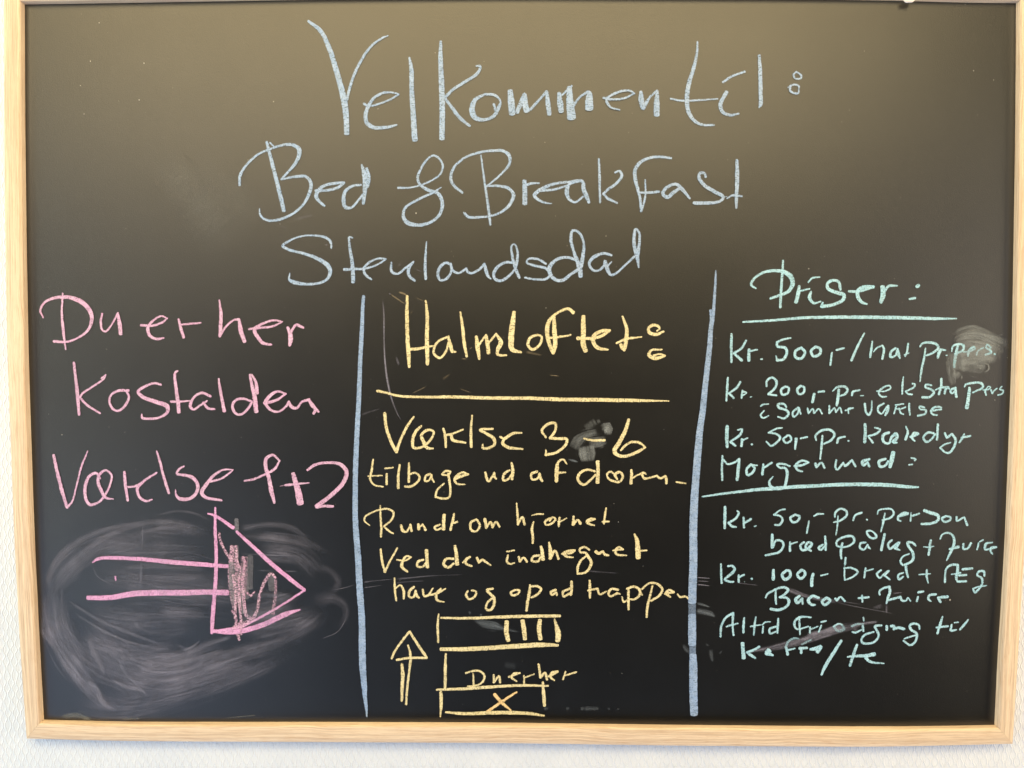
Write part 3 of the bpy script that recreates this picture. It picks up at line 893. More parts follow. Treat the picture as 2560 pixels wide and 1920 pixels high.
('chalk_word','pink','pink chalk word er between Du and her',"""
-298.1,35.4,2.21 -289.4,35,2.02 -281,37.7,2.02 -277.3,40.9,1.65 / -281.9,42.6,1.65 -288.4,39.1,2.02 -292.6,33.6,2.94 -291.3,27.2,2.95 -286.8,24.6,2.39 -280.3,25.2,1.66
-268.1,40,2.02 -266.4,32.7,2.76 -264.5,25.9,2.58
-266.3,35.9,1.66 -259,36.6,2.02 -250.5,37.3,1.47
"""),
('chalk_word','pink','pink chalk word her',"""
-235.7,55.2,1.65 -234.5,43.8,2.94 -235.1,34.6,3.12 -235.7,26.8,2.39 / -230.5,34.6,2.02 -224,39.7,1.84 -220.3,40.1,2.39 / -219.1,31.9,3.86 -216,22.3,3.13
-212.6,32.4,2.02 -204.8,33.3,2.02 -193.8,34.7,2.02 -185.9,38.3,1.47 / -192.8,39.4,1.84 -202,36.5,2.2 -208.1,31.9,3.49 -205.8,26.4,3.12 -201.3,21.4,2.76 -194.9,20.2,1.84
-181.8,33.6,2.57 -180,29.5,3.49 -179.6,24.9,4.13 -180.4,19.8,2.76
-179.6,29.5,2.29 -175.9,35.4,2.29 -174.5,36.3,1.83 / -173.1,35.2,2.75 -169.5,33.6,2.02
"""),
('chalk_word','pink','pink chalk word Kostalden',"""
-352.2,5.5,2.4 -351.1,-6.9,2.59 -349.8,-20.7,3.33 -349,-35.5,2.41
-330.8,-6.8,1.29 -327,-4.1,1.48 / -329,-7.3,2.03 -337.4,-13.3,1.85 -345.9,-18.9,2.03 -348,-22.1,2.04 / -342.4,-28.1,2.22 -332.3,-34.5,1.85
-309.3,-16.5,2.59 -317.1,-16.5,2.22 -322.8,-19.7,2.03 -324.5,-24.3,2.03 -322.1,-30.8,2.22 -317.5,-32.6,2.04 -311.8,-28,2.4 -308.9,-21.5,2.22 -311.1,-16.5,2.22
-283.3,-11.8,2.22 -288.4,-10.6,2.03 -295.8,-13.2,2.22 -301.5,-17.4,2.77 -297.8,-21.5,3.14 -286.8,-25.6,3.51 -278.6,-28.9,4.07 -278.5,-33.5,2.77 -284.3,-37.6,2.03 -292.6,-38.9,2.22 -298.6,-38.1,2.41 -298.9,-35.4,1.48
-269.3,-0.7,1.66 -271.6,-2.1,2.21 -271,-15.9,2.95 -269.8,-26.1,3.33 -269.2,-33.9,3.33
-275.3,-25.2,2.22 -267.4,-25.1,2.22 -260,-24.4,1.11
-243.8,-20.9,2.21 -250.7,-18.2,2.4 -256.7,-21.4,2.22 -260.1,-28.8,2.77 -257.4,-31.4,2.03 -251.8,-27.9,2.03 -246.6,-24.6,1.66
-249.9,-26,2.22 -245.4,-30.6,2.4 -240.7,-31.1,1.66
-237.1,-6.7,1.66 -235.9,-15.9,2.58 -234.2,-26,2.77 -232.9,-32.9,3.32
-211.1,-25,2.21 -217.6,-22.7,2.21 -224,-24.1,2.4 -226.4,-28.7,2.58 -224.2,-34.3,2.4 -219.6,-35.2,2.22 -214,-30.6,2.4 -211.1,-25.9,2.21
-212.2,-3.4,2.21 -210.9,-11.2,2.76 -208.8,-20.4,3.69 -207.5,-33.3,3.88
-210.8,-3.4,1.66 -207.7,-9.4,2.58 -206.6,-18.6,3.32
-200.9,-26.1,2.77 -192.1,-24.2,2.4 -183.8,-18.7,1.84 / -190.2,-16.9,2.03 -197.6,-21.5,3.13 -200,-26.1,3.14 -195.9,-31.6,2.21 -189.5,-33,1.84 -183.9,-28.8,2.03 -181.5,-25.1,2.4 / -179.7,-28.8,3.13 -175.6,-30.2,2.21 -170.9,-25.1,2.03 -165.4,-23.3,2.58 / -162.7,-27.9,3.5 -158.1,-32.9,2.03
-161.8,-34.3,2.58 -160.4,-32,2.4
"""),
('chalk_word','pink','pink chalk word Værelse',"""
-370.2,-68.3,2.41 -367.8,-81.3,2.97 -364.4,-96.2,3.16 -360.6,-110.2,2.61 / -356.3,-105.5,1.68 -352.2,-91.5,1.67 -348.2,-77.5,1.86 -342.8,-65,1.3
-333.5,-86.8,2.04 -336.2,-82.6,2.23 -341.8,-85,2.6 -345.3,-92.4,2.98 -345.5,-101.8,2.79 -342.4,-107.8,2.79 -335.8,-106.4,2.23 -330.1,-100.8,2.23 -325.3,-91.4,1.86 -324.2,-84,2.04 -328.7,-80.3,2.04 -333.9,-84,2.42 -335,-89.6,2.79 -332.8,-96.1,3.16 -329.2,-102.2,2.42 -323.2,-103.4,1.3
-313.9,-81.6,2.41 -313.3,-90.5,2.79 -311.6,-104.5,2.42
-312.3,-93.7,1.86 -304.8,-92.8,2.04 -295.4,-86.7,2.23 -287.9,-82.2,1.86
-298.7,-89.5,2.23 -303.5,-94.2,2.79 -302.2,-101.6,2.6 -296.7,-104.9,2.23 -292.1,-103.7,1.49
-287.6,-64.8,1.67 -285,-73.6,2.23 -282.4,-84.8,2.6 -278.5,-98.3,2.42
-266,-76.8,1.67 -270.3,-79.6,2.23 -271.7,-82.7,2.23 -263.8,-84.3,2.6 -258.3,-86.6,3.15 -255.2,-92.2,3.16 -256.7,-98.7,2.79 -262.3,-102.9,2.97 -269.7,-102.9,3.16 -272.7,-99.7,2.04 -272.9,-95.5,0.93
-226.7,-79.5,1.11 -234.1,-79.5,1.85 -241.6,-83.7,2.41 -248.2,-91.2,3.15 -252,-97.8,3.53 -249.3,-101.5,2.97 -236.3,-104.2,2.04
-245.4,-89.2,2.04 -236.1,-86.5,1.85 -230.4,-82.8,1.85 -227.2,-80,1.3
"""),
('chalk_word','pink','pink chalk numbers 1+2',"""
-217.9,-88.4,1.67 -209.6,-86.8,2.04 -202.1,-83.5,1.85 -193.7,-78.9,2.41 -189.5,-72.3,1.85 / -194.5,-67.7,2.22 -200.1,-70.5,2.96 -200.6,-77,3.33 -198,-87.2,3.33 -196.3,-96.5,3.89 -194,-105.9,2.23
-178.9,-82.1,3.33 -176.3,-91.8,4.63 -174.5,-99.3,5.56 -173.2,-106.7,5.93
-185.1,-91.8,2.22 -176.3,-90.9,2.22 -166.1,-89.9,1.3
a0.4 -189.3,-92.6,0.93 -185.1,-91.8,1.3
-167.4,-79.7,2.04 -161.3,-75.5,2.59 -151.1,-73.6,2.22 -141,-75,3.14 -136.2,-80.5,3.51 -138.3,-88.9,3.52 -146.7,-98.2,3.52 -160.7,-109,3.52 / -154.2,-108.5,2.41 -146.8,-108.7,2.41
"""),
('chalk_arrow','magenta','big pink chalk arrow pointing right',"""
-241.5,-110.1,1.86 -241.8,-129.4,2.79 -241.3,-147,3.03 -242.2,-170.5,3.27 -243.9,-188.2,3.5 -245,-200,3.74 -245.8,-211.8,2.81
-341.1,-155,1.17 -336.9,-152,2.8 -329.9,-151,3.03 -301.9,-151.9,3.5 -278.7,-154.1,3.96 -255.4,-155.8,3.96 -232.1,-157.5,3.26
-345.9,-183.6,3.74 -326,-183.2,4.44 -309.5,-180.2,4.91 -290.8,-179.2,4.91 -267.5,-179.1,4.9 -249.9,-178.5,4.43 -232.4,-178.9,4.9
-247.5,-114.8,1.39 -242,-116.5,2.56 -227,-126.4,3.25
-224.7,-129.3,2.56 -212.1,-141,3.26 -197.2,-155,3.72 -181,-168.5,3.73 -170.6,-176.7,3.03
-170.6,-176.7,2.1 -185.9,-186.8,1.87 -197.6,-193.9,2.1 -209.4,-200.4,2.34 -223.5,-207,2.57 -232.9,-208.8,2.57 -244.6,-210.7,2.57
-245.2,-210.1,3.27 -232.9,-211.2,3.98 -221.2,-210,4.44 -203.6,-204.6,4.44 -186,-196.2,4.43 -174.3,-192.4,1.63
"""),
('chalk_scribble','scribble','loose pink chalk scribble inside the arrow head',"""
-238.7,-130.5,2.09 -238.2,-135.2,2.33 -234.3,-144.6,2.33 -229.1,-152.8,2.56
-228.4,-141.1,3.26 -229.1,-150.4,3.96 / a0.6 -230.1,-164.5,4.89 -229,-181,4.43 -227.1,-194,2.8
-229.2,-194,2.1 -226.6,-197.6,2.34 -225.9,-209.4,2.57 -223.7,-217.1,2.34
a0.6 -225.5,-141,3.02 -225.1,-155.1,4.19 -224,-176.3,3.96 -222.7,-194,3.04
-227.6,-164.5,3.03 -226.4,-178.7,2.57 -226.9,-199.9,2.34
-219.8,-149.8,2.33 -218.3,-155.1,2.79 -220.4,-169.2,2.8 -219.5,-185.7,3.03 -217.5,-197.5,3.04 -212.9,-201,3.04 / -209.3,-193.9,2.8 -206.2,-178.6,2.56 -200.8,-166.8,3.03 -197.3,-163.2,2.33 -193.8,-166.8,2.33
a0.65 -193.8,-166.8,2.56 -194.2,-180.9,2.56 -196.5,-196.2,3.5
-225.5,-141,2.09 -224.8,-152.8,2.56 -222.3,-159.8,2.1 -223,-169.2,2.1 -223,-188.1,2.33 -222,-202.3,2.34 -222.2,-212.9,2.1
-217.3,-178.6,1.87 -213.8,-181.6,2.33 / -210.9,-178,1.4
-228.2,-207.6,3.51 -221.1,-204.6,5.84 -215.3,-202.8,3.97
a0.35 -218.6,-150.4,5.82 -219.4,-164.5,6.52 -220.3,-183.4,5.13
"""),
('chalk_dot','magenta','stray pink chalk dot between the arrow lines',"""
-323,-166.3,1.87 -322.5,-169.6,0.93
"""),
('wiped_mark','grey','grey wiped chalk mark over the arrow',"""
a0.55 -224.6,-119.4,3.48 -224.5,-128.2,3.72
a0.35 -224.9,-141,3.49 -224.8,-150.4,3.96
a0.3 -214,-149.2,5.12 -214.7,-175.1,5.36
a0.5 -229.2,-155.1,5.12 -228.2,-169.2,6.99 -227.3,-188.1,4.67
a0.45 -222.3,-159.8,5.82 -221.9,-176.3,7 -221.6,-195.2,5.14
a0.35 -218.2,-159.8,4.66 -217.9,-183.3,5.13
a0.35 -197.3,-165.6,6.99 -196.8,-176.2,5.83
"""),
('divider_line','divider','left blue chalk line dividing the columns',"""
-121.6,58.3,2.85 -122.1,52.3,2.85 -123.2,29.7,3.49 -124.5,8.1,3.65 -125.9,-23.6,3.91 -127.5,-49.1,4.14 -128.6,-71.5,4.31 -129.2,-94,4.48 -129.3,-119.8,4.65 -128.4,-135.9,4.97 -127.2,-152.1,5.3 -126.6,-168.4,5.47 -125.6,-184.6,5.47 -124.7,-199.3,5.48 -124.5,-230.4,5.81 -124.2,-240.3,5.66 -123.2,-253.4,4.85 -122.6,-263.3,3.56 -121.5,-273.2,2.59 -121.1,-279.8,1.3
"""),
('divider_line','divider','right blue chalk line dividing the columns',"""
155.4,78.7,1.25 155.2,68.4,2.2 154.6,57.4,2.51 154,44.9,2.83 153.5,36.4,2.2
151.7,48,2.51 152.8,41.7,3.46 152.2,33.9,3.78 151.2,16.9,4.41 149.8,3.3,4.57 148.4,-10.3,4.58 146.8,-28.7,5.06 144.5,-47.2,5.38 143.4,-61.2,6.02 142.3,-78.8,6.03 141.5,-90,6.04 140.9,-100.6,6.36 140.3,-122.4,6.53 140.7,-151.5,6.54 140.2,-173.5,6.71 140.1,-184.9,6.72
a0.45 140.1,-184.5,6.4 140.2,-190.7,6.08 140.3,-196.6,6.4
140.3,-195.9,6.4 140.4,-208.6,6.73 140.7,-219.4,6.41
a0.5 140.9,-218.1,6.09 140.9,-224.3,5.45 141.3,-229.8,5.78
141.3,-228.2,5.78 141.7,-237.4,6.74 142,-258.3,6.75 142.8,-276.8,6.44
"""),
('chalk_word','yellow','yellow chalk word Halmloftet with a colon',"""
-87.1,58.5,2.33 -87.4,44,3.1 -87,25.7,3.3 -86.2,12,3.5 -85.8,2.8,2.33
-72.5,54.9,1.74 -71.4,44,2.91 -71.6,25.7,3.3 -71.5,16.6,3.5 -71.3,5.1,3.11
-86.2,16.6,2.72 -79.7,17,2.53 -72.4,18.4,2.14 -66.9,19.3,1.55
-55.9,26.2,2.14 -61.4,23.9,2.14 -65.5,19.3,2.14 -65.8,12.9,2.33 -61.4,10,2.14 -56.8,14.8,2.14 -54.5,22.1,1.94
-54.8,27.1,1.75 -53.2,20.3,3.3 -51.3,14.8,2.53 -49,14.8,1.55
-45.2,45.8,1.74 -43.5,34.9,2.71 -42.2,22.1,2.91 -40.2,11.2,2.14
-32.6,26.7,2.52 -31.6,18.5,3.88 -30.3,9.3,2.33
-30.7,20.3,1.94 -24.8,28.1,1.94 / -23.9,22.2,3.49 -22.9,13.5,3.11
-22.5,22.2,1.94 -17,29,1.94 / -13.3,22.2,3.88 -15.6,16.7,3.3 -15.6,12.6,2.52 -8.8,12.1,1.75
-2.9,46.4,3.1 -4.2,35,4.65 -5.1,24,4.85 -4.2,16.7,4.07 3.1,14.4,1.94
15.5,28.2,2.13 10,25.9,2.52 8.2,20.4,2.71 11.8,16.7,2.52 17.3,20.4,2.33 18.9,26.8,2.13 15.5,28.2,1.94
44.1,45.5,3.09 40,48.7,2.51 32.7,46.4,2.13 28.2,43.2,2.52 24.5,38.7,3.29 23.2,30.4,3.68 25.1,21.3,3.29 28.1,14,3.1
28.6,42.3,2.71 29.1,30.5,3.87 29.6,20.4,3.68 28.1,14,2.91
26,25.9,2.13 33.7,26.8,1.94 41.9,28.2,1.74
51.7,43.2,3.48 51.8,30.5,4.26 51.9,20.5,4.26 53.9,15.4,3.88
47,25.5,3.1 57.5,25.5,2.52
58,25,2.71 66.7,27.8,2.52 72.6,31.9,2.51 / 66.6,31.4,2.71 60.3,27.8,3.29 59.6,23.2,3.29 63.1,18.2,3.29 71.3,16.8,1.74
82.5,42.8,1.74 85.8,33.3,3.09 85.4,23.2,3.48 84.1,16.4,2.9
78.1,21.9,1.94 85.8,25.1,2.52 97.7,26.7,1.35
81.3,20.5,2.9 82.7,17.8,2.9
109.5,31.5,1.35 111.8,32.9,1.74 110.8,35.1,2.32 106.7,36,2.51 103.1,33.3,2.71 104,30.1,2.9 109.5,28.8,2.9 115,31,1.74
113.8,16.9,1.55 105.1,16,2.13 103.8,12.3,3.29 108.8,10,3.29 116.3,11.9,1.94
116.1,11.9,1.74 112.4,13.3,1.74 107.4,12.3,1.74
"""),
('chalk_underline','yellow','yellow chalk underline below Halmloftet',"""
-111.1,-16.3,2.34 -103.8,-17.9,1.95 -94.6,-20.2,2.14 -76.2,-21,2.34 -48.6,-21,2.73 -21.1,-21.8,2.92 6.4,-21.8,2.92 35.9,-22.8,3.3 63.4,-23,3.3 90.9,-23.4,2.91 119.7,-23.8,1.16
"""),
('chalk_word','yellow','yellow chalk word Værelse before 3-6',"""
-105.3,-34,2.73 -104.4,-44.1,2.73 -100.3,-57.1,2.74 -96.2,-64.9,2.74 / -92.9,-55.2,2.35 -87.3,-44.1,2.34 -82.3,-36.7,1.56
-76.3,-44.1,1.95 -80.9,-48.7,2.54 -83.3,-56.1,2.93 -82.8,-61.2,2.54 -76.4,-61.2,2.15 -69,-55.1,2.15 -66.6,-48.7,1.95 -71.2,-47.3,2.34 -76.3,-51.5,2.54 -74.5,-57,2.93 -71.7,-61.6,2.74 -67.1,-62.1,1.76
-58.8,-46.3,1.95 -57.4,-52.3,2.54 -57,-60.7,2.15
-56.5,-51.4,1.95 -52.4,-50.5,1.95 -43.2,-46.8,1.76
-52.4,-51.4,2.54 -51.5,-55.1,2.73 -41.3,-57.4,1.76
-36,-35.7,1.56 -36.9,-47.7,2.34 -36.7,-60.6,2.54
-19.7,-46.2,1.95 -29.4,-47.2,2.54 -25.7,-49.5,2.34 -18.8,-54.1,2.93 -18.3,-58.7,2.54 -22.9,-61.5,2.34 -27.5,-61.5,2.34 -27.5,-58.7,1.37
3.3,-49.4,1.56 -3.6,-49.9,2.34 -10,-54.1,2.73
-13.7,-52.7,1.95 -11,-54.5,2.54 -11.7,-57.8,2.73 -7.3,-61,2.73 4.2,-62.2,1.76
"""),
('chalk_word','yellow','yellow chalk numbers 3-6',"""
22.7,-53.1,1.75 19.4,-47.5,2.34 24.9,-42,2.34 30,-42,2.34 30,-47.5,2.34 25.9,-53.5,2.34 / 32.3,-54,2.53 39.2,-54.4,2.53 37.9,-59.5,2.34 30.5,-65.1,2.34 22.7,-66.9,2.34 / 22.7,-63.2,1.37
53,-53.9,1.95 59.9,-55.3,2.14 69.1,-55,2.34
88.2,-38.6,2.53 85.5,-47.4,3.31 81,-56.6,3.5 77,-64,3.7 80.2,-67.2,2.92 86.6,-67.7,2.53 95.8,-64,2.73 101.7,-60.7,1.56 / 96.6,-57,2.34 90.2,-56.6,2.14 85.6,-59.4,2.14 82,-63.1,1.75
"""),
('chalk_word','yellow','yellow chalk word tilbage',"""
-114.9,-70.9,1.53 -116,-79.6,1.99 -117.2,-86.8,1.99 -114.3,-91.2,1.68 -107.1,-92.8,1.53
-118.9,-84.3,1.38 -107.7,-83.8,1.38
-104.1,-82.4,1.84 -104.2,-90.8,2.14
-105.5,-78.1,1.53 -99.1,-77.5,1.53
-93.8,-75.2,1.83 -94.9,-85.3,2.3 -94.8,-93.7,2.45
-86.2,-73.7,1.53 -86.4,-80.9,2.45 -86.5,-88.9,2.14
-86.1,-82.8,1.84 -81,-81.7,1.84 -77.8,-85.3,2.14 -80.3,-89.6,1.99 -85.4,-92.6,2.3 -89.4,-92.6,2.14
-69.5,-82.3,1.99 -73.1,-84.5,2.14 -73.5,-88.2,1.84 -70.2,-87.4,1.84 -68.4,-83.1,1.83 / -68.1,-86,2.14 -66.3,-88.9,1.38
-60.1,-82.7,1.68 -57.2,-80.1,1.99 -53.3,-80.5,1.83 -55.1,-83,1.99 -59.4,-83,1.68
-55.1,-82.3,1.99 -54,-88.8,2.29 -53.3,-96.1,2.14 -54.4,-101.2,1.99 -58,-102.3,2.14 -65.2,-100.9,1.84 / -63.8,-95.4,1.84 -58.3,-89.9,1.38
-50,-86.6,2.6 -45.7,-84.5,2.6 -39.2,-82.6,1.99 / -43.5,-81.2,1.99 -47.9,-83.4,2.14 -50,-87.4,2.45 -47.9,-90.3,1.83 -41.4,-90.8,1.07
"""),
('chalk_word','yellow','yellow chalk word ud after tilbage',"""
-25.5,-81.1,1.99 -24.4,-85.8,2.44 -23,-88.4,1.99 -19.8,-84.4,1.68 / -18.3,-81.1,1.83 -18.3,-84.4,2.6 -16.9,-86.2,1.68
-6.1,-79.3,1.83 -10.4,-82.2,2.29 -11.1,-87.3,2.14 -7.5,-86.5,1.83 -4.6,-82.9,1.83
-4.6,-73.5,1.83 -3.6,-79.3,2.9 -4.3,-86.5,2.29
"""),
('chalk_word','yellow','yellow chalk word af after ud',"""
15.5,-80.3,2.29 11.2,-82.1,2.44 11.9,-86.5,1.98 16.3,-85.7,1.98 17.7,-81.7,1.83 18.8,-86.4,2.59 19.9,-87.9,1.83
39.3,-74.1,1.37 36.4,-70.5,1.83 32.5,-72.6,2.13 31.4,-79.2,3.66 31.1,-87.9,2.9
32.1,-81.3,1.98 38.2,-80.9,1.68
"""),
('chalk_word','yellow','yellow chalk word døren with a dash',"""
61.6,-79.8,1.98 55.1,-78.7,1.98 49.4,-82,2.44 48.3,-87.1,2.44 53,-90.7,2.14 58.1,-87,1.98 62.3,-82.7,1.98
63.7,-71.8,3.2 64.1,-79.1,2.9 63.8,-89.2,3.36
76.7,-81.6,1.68 73.8,-80.1,1.83 71.3,-82.7,1.83 73.2,-86.3,1.83 77.5,-88.1,2.13 81.8,-88.1,1.98 83.9,-84.1,2.13 81.7,-80.5,1.98 77.8,-82.3,2.74 79.3,-86.3,1.68
90.7,-79,2.44 90.8,-84.1,2.44 90.4,-89.5,2.74
91.1,-85.5,1.52 96.1,-82.6,1.52 100.4,-81.1,2.13 102.2,-82.2,1.37
99.4,-82.6,2.13 100.5,-85.5,2.13 104.8,-85.1,1.83 110.9,-83.3,1.67 / 113.4,-85.4,2.13 117.7,-83.6,2.13 / 118.4,-86.1,2.28 118.5,-89.4,2.13
126.4,-88.3,1.52 133.9,-89.4,1.52
"""),
('chalk_word','yellow','yellow chalk word Rundt',"""
-109.3,-107.9,1.38 -109.2,-115.9,1.84 -108.7,-124.7,2 -108.9,-133.1,2
-118.1,-123.8,1.23 -122.1,-120.3,1.69 -121.7,-117.4,1.84 -116.6,-113.8,1.69 -109.4,-111.2,1.69 -102.8,-110.8,1.99 -98.9,-113.3,2.15 -100,-118.8,1.84 -106.5,-124.7,1.84 / -103.7,-127.6,1.84 -99.3,-130.5,1.69
-92.8,-123.9,2.15 -91.4,-128.3,2.61 -88.5,-129,1.84 -85.2,-123.1,1.53 / -84.5,-128.2,2.46
-79,-123.1,2.3 -78.7,-126.8,2.76
-78.3,-125.3,1.53 -75.4,-123.1,1.69 / -73.3,-127.5,2.3
-61.7,-123.1,1.84 -66,-125.3,1.99 -64.6,-127.4,1.99 -60.9,-126,1.84
-58.4,-115,2.91 -58.8,-120.9,2.91 -58.8,-127.1,3.22
-50.4,-114.3,1.84 -51.5,-120.1,2.45 -53.4,-127.4,2.15
-52.3,-122.3,1.53 -47.9,-120.8,1.84
"""),
('chalk_word','yellow','yellow chalk word om after Rundt',"""
-32.7,-118.9,1.99 -37.1,-121.5,2.3 -36.7,-127.3,2.15 -32.7,-128.4,1.84 -29.9,-123.7,2.15 -32,-119.3,1.84
-25.9,-118.6,2.6 -25.2,-122.9,2.6 -24.8,-125.8,1.84 / -21.2,-120.7,1.68 -19.7,-125.1,2.3 / -16.8,-120.7,1.84 -14.3,-124.7,1.84
"""),
('chalk_word','yellow','yellow chalk word hjørnet',"""
-0.6,-105.7,1.22 0.1,-114.1,2.14 0.5,-122.8,1.99 / 4.1,-117,1.84 5.9,-122.8,2.3
13.1,-120.6,1.53 11.7,-126.5,2.45 12.4,-131.6,2.3 12.4,-137.8,1.99
11.7,-115.5,0.92 15.6,-114.4,1.68 20.7,-114.4,1.38
25.8,-117.7,1.84 22.2,-120.6,2.14 22.9,-123.1,1.68 27.3,-122,1.84 30.5,-118.4,1.99 28,-116.9,1.84 25.8,-119.8,1.68
33.7,-117.3,1.84 33.4,-120.5,2.29 33,-124.2,1.84
34.1,-120.5,1.53 39.5,-117.6,1.07
44.9,-116.1,1.83 44.6,-122.7,2.6 / 48.2,-119,1.99 50.3,-121.9,2.91
56.1,-120.5,1.99 61.9,-118.3,1.83 / 58.3,-117.9,1.83 55.4,-120.5,2.14 58.3,-122.6,2.14 61.5,-123.4,1.53
70.8,-109.5,1.68 69.8,-115.3,1.99 69.1,-121.9,1.83
68,-120.4,1.99 73,-120.1,1.68
"""),
('chalk_word','yellow','yellow chalk word Ved',"""
-109.2,-143.3,2 -108.2,-152.5,2.31 -106,-161.6,1.85 / -101.6,-152.4,2 -95.8,-142.2,1.69
-96.5,-151.7,1.38 -90,-152.4,1.69 -84.9,-149.5,1.69 / -88.5,-148.7,1.69 -91.5,-152.4,2.46 -92.2,-157.5,2.77 -87.9,-161.2,1.85
-74.8,-151.6,2 -79.1,-153.1,2.31 -79.9,-156.8,2 -75.5,-157.1,1.85 -72.6,-153.1,1.69
-72.6,-143.6,3.23 -72.2,-150.1,2.92 -71.9,-157.8,2.92
"""),
('chalk_word','yellow','yellow chalk word den after Ved',"""
-50.9,-150.8,2.15 -56.7,-150.8,2.15 -58.8,-155.2,2.77 -55.2,-157.8,2.31 -50.9,-154.5,2.15
-49.8,-140.2,2.46 -48.7,-147.1,3.07 -48,-155.5,3.53
-43.6,-153.7,1.69 -37.8,-149.3,2 / -40.7,-150.8,2.3 -41.1,-154.4,2.15 -36.4,-156.6,1.84
-32,-150,2.46 -30.6,-153.6,2.15 / -27.7,-151.4,2.15 -25.5,-152.9,2.15 -21.2,-155.8,1.54
"""),
('chalk_word','yellow','yellow chalk word indhegnet',"""
-7.4,-147.7,1.84 -8.1,-152.8,2 -6,-154.7,1.84 -2.3,-153.9,1.38
-8.5,-144.8,1.53 -2.4,-143.7,1.38
1.3,-149.1,1.99 2,-152.8,2.15 / 5.2,-149.5,1.84 7.8,-152.8,2.15
17.9,-147.6,1.99 12.8,-148.7,2.15 11.8,-152,2.15 16.5,-152.7,1.99 18.6,-149.1,1.99
19,-140.3,2.3 20.1,-145.4,2.91 20.7,-151.3,3.22
25.5,-137.4,1.84 26.6,-143.9,3.22 26.3,-150.1,2.91 / 30.2,-143.9,1.99 33.2,-150.8,2.3
36,-146.4,1.84 44,-145.3,2.14 46.1,-143.5,1.84 / 41.1,-143.9,2.14 36.8,-146.1,2.3 38.9,-148.3,2.15 44.7,-149.3,1.38
57.7,-143.1,1.84 54.1,-140.9,1.99 50.1,-142.4,2.14 50.5,-144.9,1.99 54.8,-145.6,1.99 57,-148.9,2.6 59.2,-152.6,2.6 57.8,-157.7,2.3 54.2,-161.4,1.99 48.4,-162.5,1.84 / 48.4,-157,2.3 51.2,-151.5,1.99 54.8,-148.2,1.69
62.8,-144.5,2.76 64.9,-146,2.6 68.5,-144.1,1.84 / 70,-146.7,2.6 72.9,-147.4,1.84
76.5,-143.4,1.68 84.4,-142.6,1.68 / 81.5,-140.8,2.14 78.3,-143.7,2.6 79.7,-146.7,1.99 87.3,-147.4,1.53
93.3,-130.2,1.68 95.5,-134.9,3.36 96.3,-142.2,4.28 96.7,-149.5,4.29
97.4,-143.7,1.84 103.2,-143.3,1.53
"""),
('chalk_word','yellow','yellow chalk word have',"""
-98.4,-166.4,1.54 -98.1,-174.5,2 -97.1,-184.8,1.7
-97.7,-175.2,1.69 -93.7,-172.2,1.69 -90.9,-177.4,2.46 -90.9,-183.3,1.85
-82.8,-173.7,2 -86.5,-177.4,2.31 -86.5,-181.8,2.16 -82.9,-181.8,2 -81.4,-176.6,1.85 / -80.3,-181,2.62 -78.5,-182.5,1.54
-75.6,-175.8,2 -74.5,-181,2.16 -71.3,-180.2,2 -67.6,-174.7,1.54
-69.8,-180.2,1.85 -64,-178.7,2.16 -57.4,-175,1.39
-61.1,-175,2 -64.7,-179.5,2.62 -64,-184.3,2.46 -58.6,-185.7,1.23
"""),
('chalk_word','yellow','yellow chalk word og after have',"""
-39.6,-176.8,1.85 -40.9,-180.3,2.22 -38.2,-183.4,2.03 -33.9,-181.2,2.03 -33,-177.2,1.85 -36.5,-176.3,1.66
-19.5,-174.9,2.03 -24.3,-175.9,2.21 -21.7,-178.9,2.58 -18.7,-182,2.77 -18.6,-188.2,2.59 -21.7,-192.2,2.22 -24.7,-191.3,2.22 -23.9,-186.4,2.03 -19.1,-182,1.85
"""),
('chalk_word','yellow','yellow chalk word opad',"""
-1.7,-175.8,2.03 -5.2,-178,2.21 -3.4,-180.2,2.03 0.9,-178.8,2.03 2,-176.2,1.84 -1.7,-175.8,1.84
10.5,-171.7,1.84 9.6,-179.2,2.58 8.3,-186.3,2.58 7.5,-192.5,2.22
10.5,-173.1,2.03 15.7,-172.6,2.21 19.2,-174.8,2.21 16.6,-179.2,2.03 11.4,-181.9,1.84
30.9,-175.6,2.21 27,-177.4,2.21 27.9,-179.6,2.03 31.4,-177.8,2.03 31.8,-180,1.66
41.8,-174.7,2.03 36.6,-177.4,2.4 37.5,-180.9,2.03 42.2,-178.2,2.03
43.5,-169,2.39 43.7,-173.8,2.58 43.1,-179.5,2.4
"""),
('chalk_word','yellow','yellow chalk word trappen',"""
58.1,-168,1.84 58.3,-174.6,2.58 58.3,-181.7,2.03
56.6,-176,1.66 60,-175.1,1.84 64.4,-174.6,2.03 / 66.1,-179,1.84 71.3,-176.8,1.47
80.9,-175.4,2.02 75.7,-174.6,2.02 73.1,-178.1,2.39 74.8,-180.7,2.03 80,-178.1,2.03 / 82.6,-178.9,1.47
84,-181.1,1.47 85.3,-185.1,1.84 87.9,-184,1.66
89.1,-175.4,2.21 89.2,-183.3,2.39 89.3,-191.3,2.03
87.8,-174.5,2.02 93,-172.7,2.21 97.4,-174.5,2.39 98.3,-178.9,2.21 94,-182.9,2.03 90.5,-182.9,1.66
108.2,-172.2,1.66 106.5,-179.7,2.02 104.4,-188.6,2.21 103.8,-197.4,1.84
96.5,-173.6,1.66 100,-179.3,1.66
100,-174.5,1.66 105.1,-170.1,1.84 111.2,-170,2.02 116,-174.4,2.21 113.9,-179.7,2.21 107,-184.1,1.84
118.2,-178.4,1.84 125.2,-177,2.21 / 121.7,-175.3,2.02 119.1,-177.9,2.39 122.6,-181,1.84
128.2,-178.8,1.66 130.8,-181,2.02 134.7,-180.5,1.84 138.2,-183.3,1.47
"""),
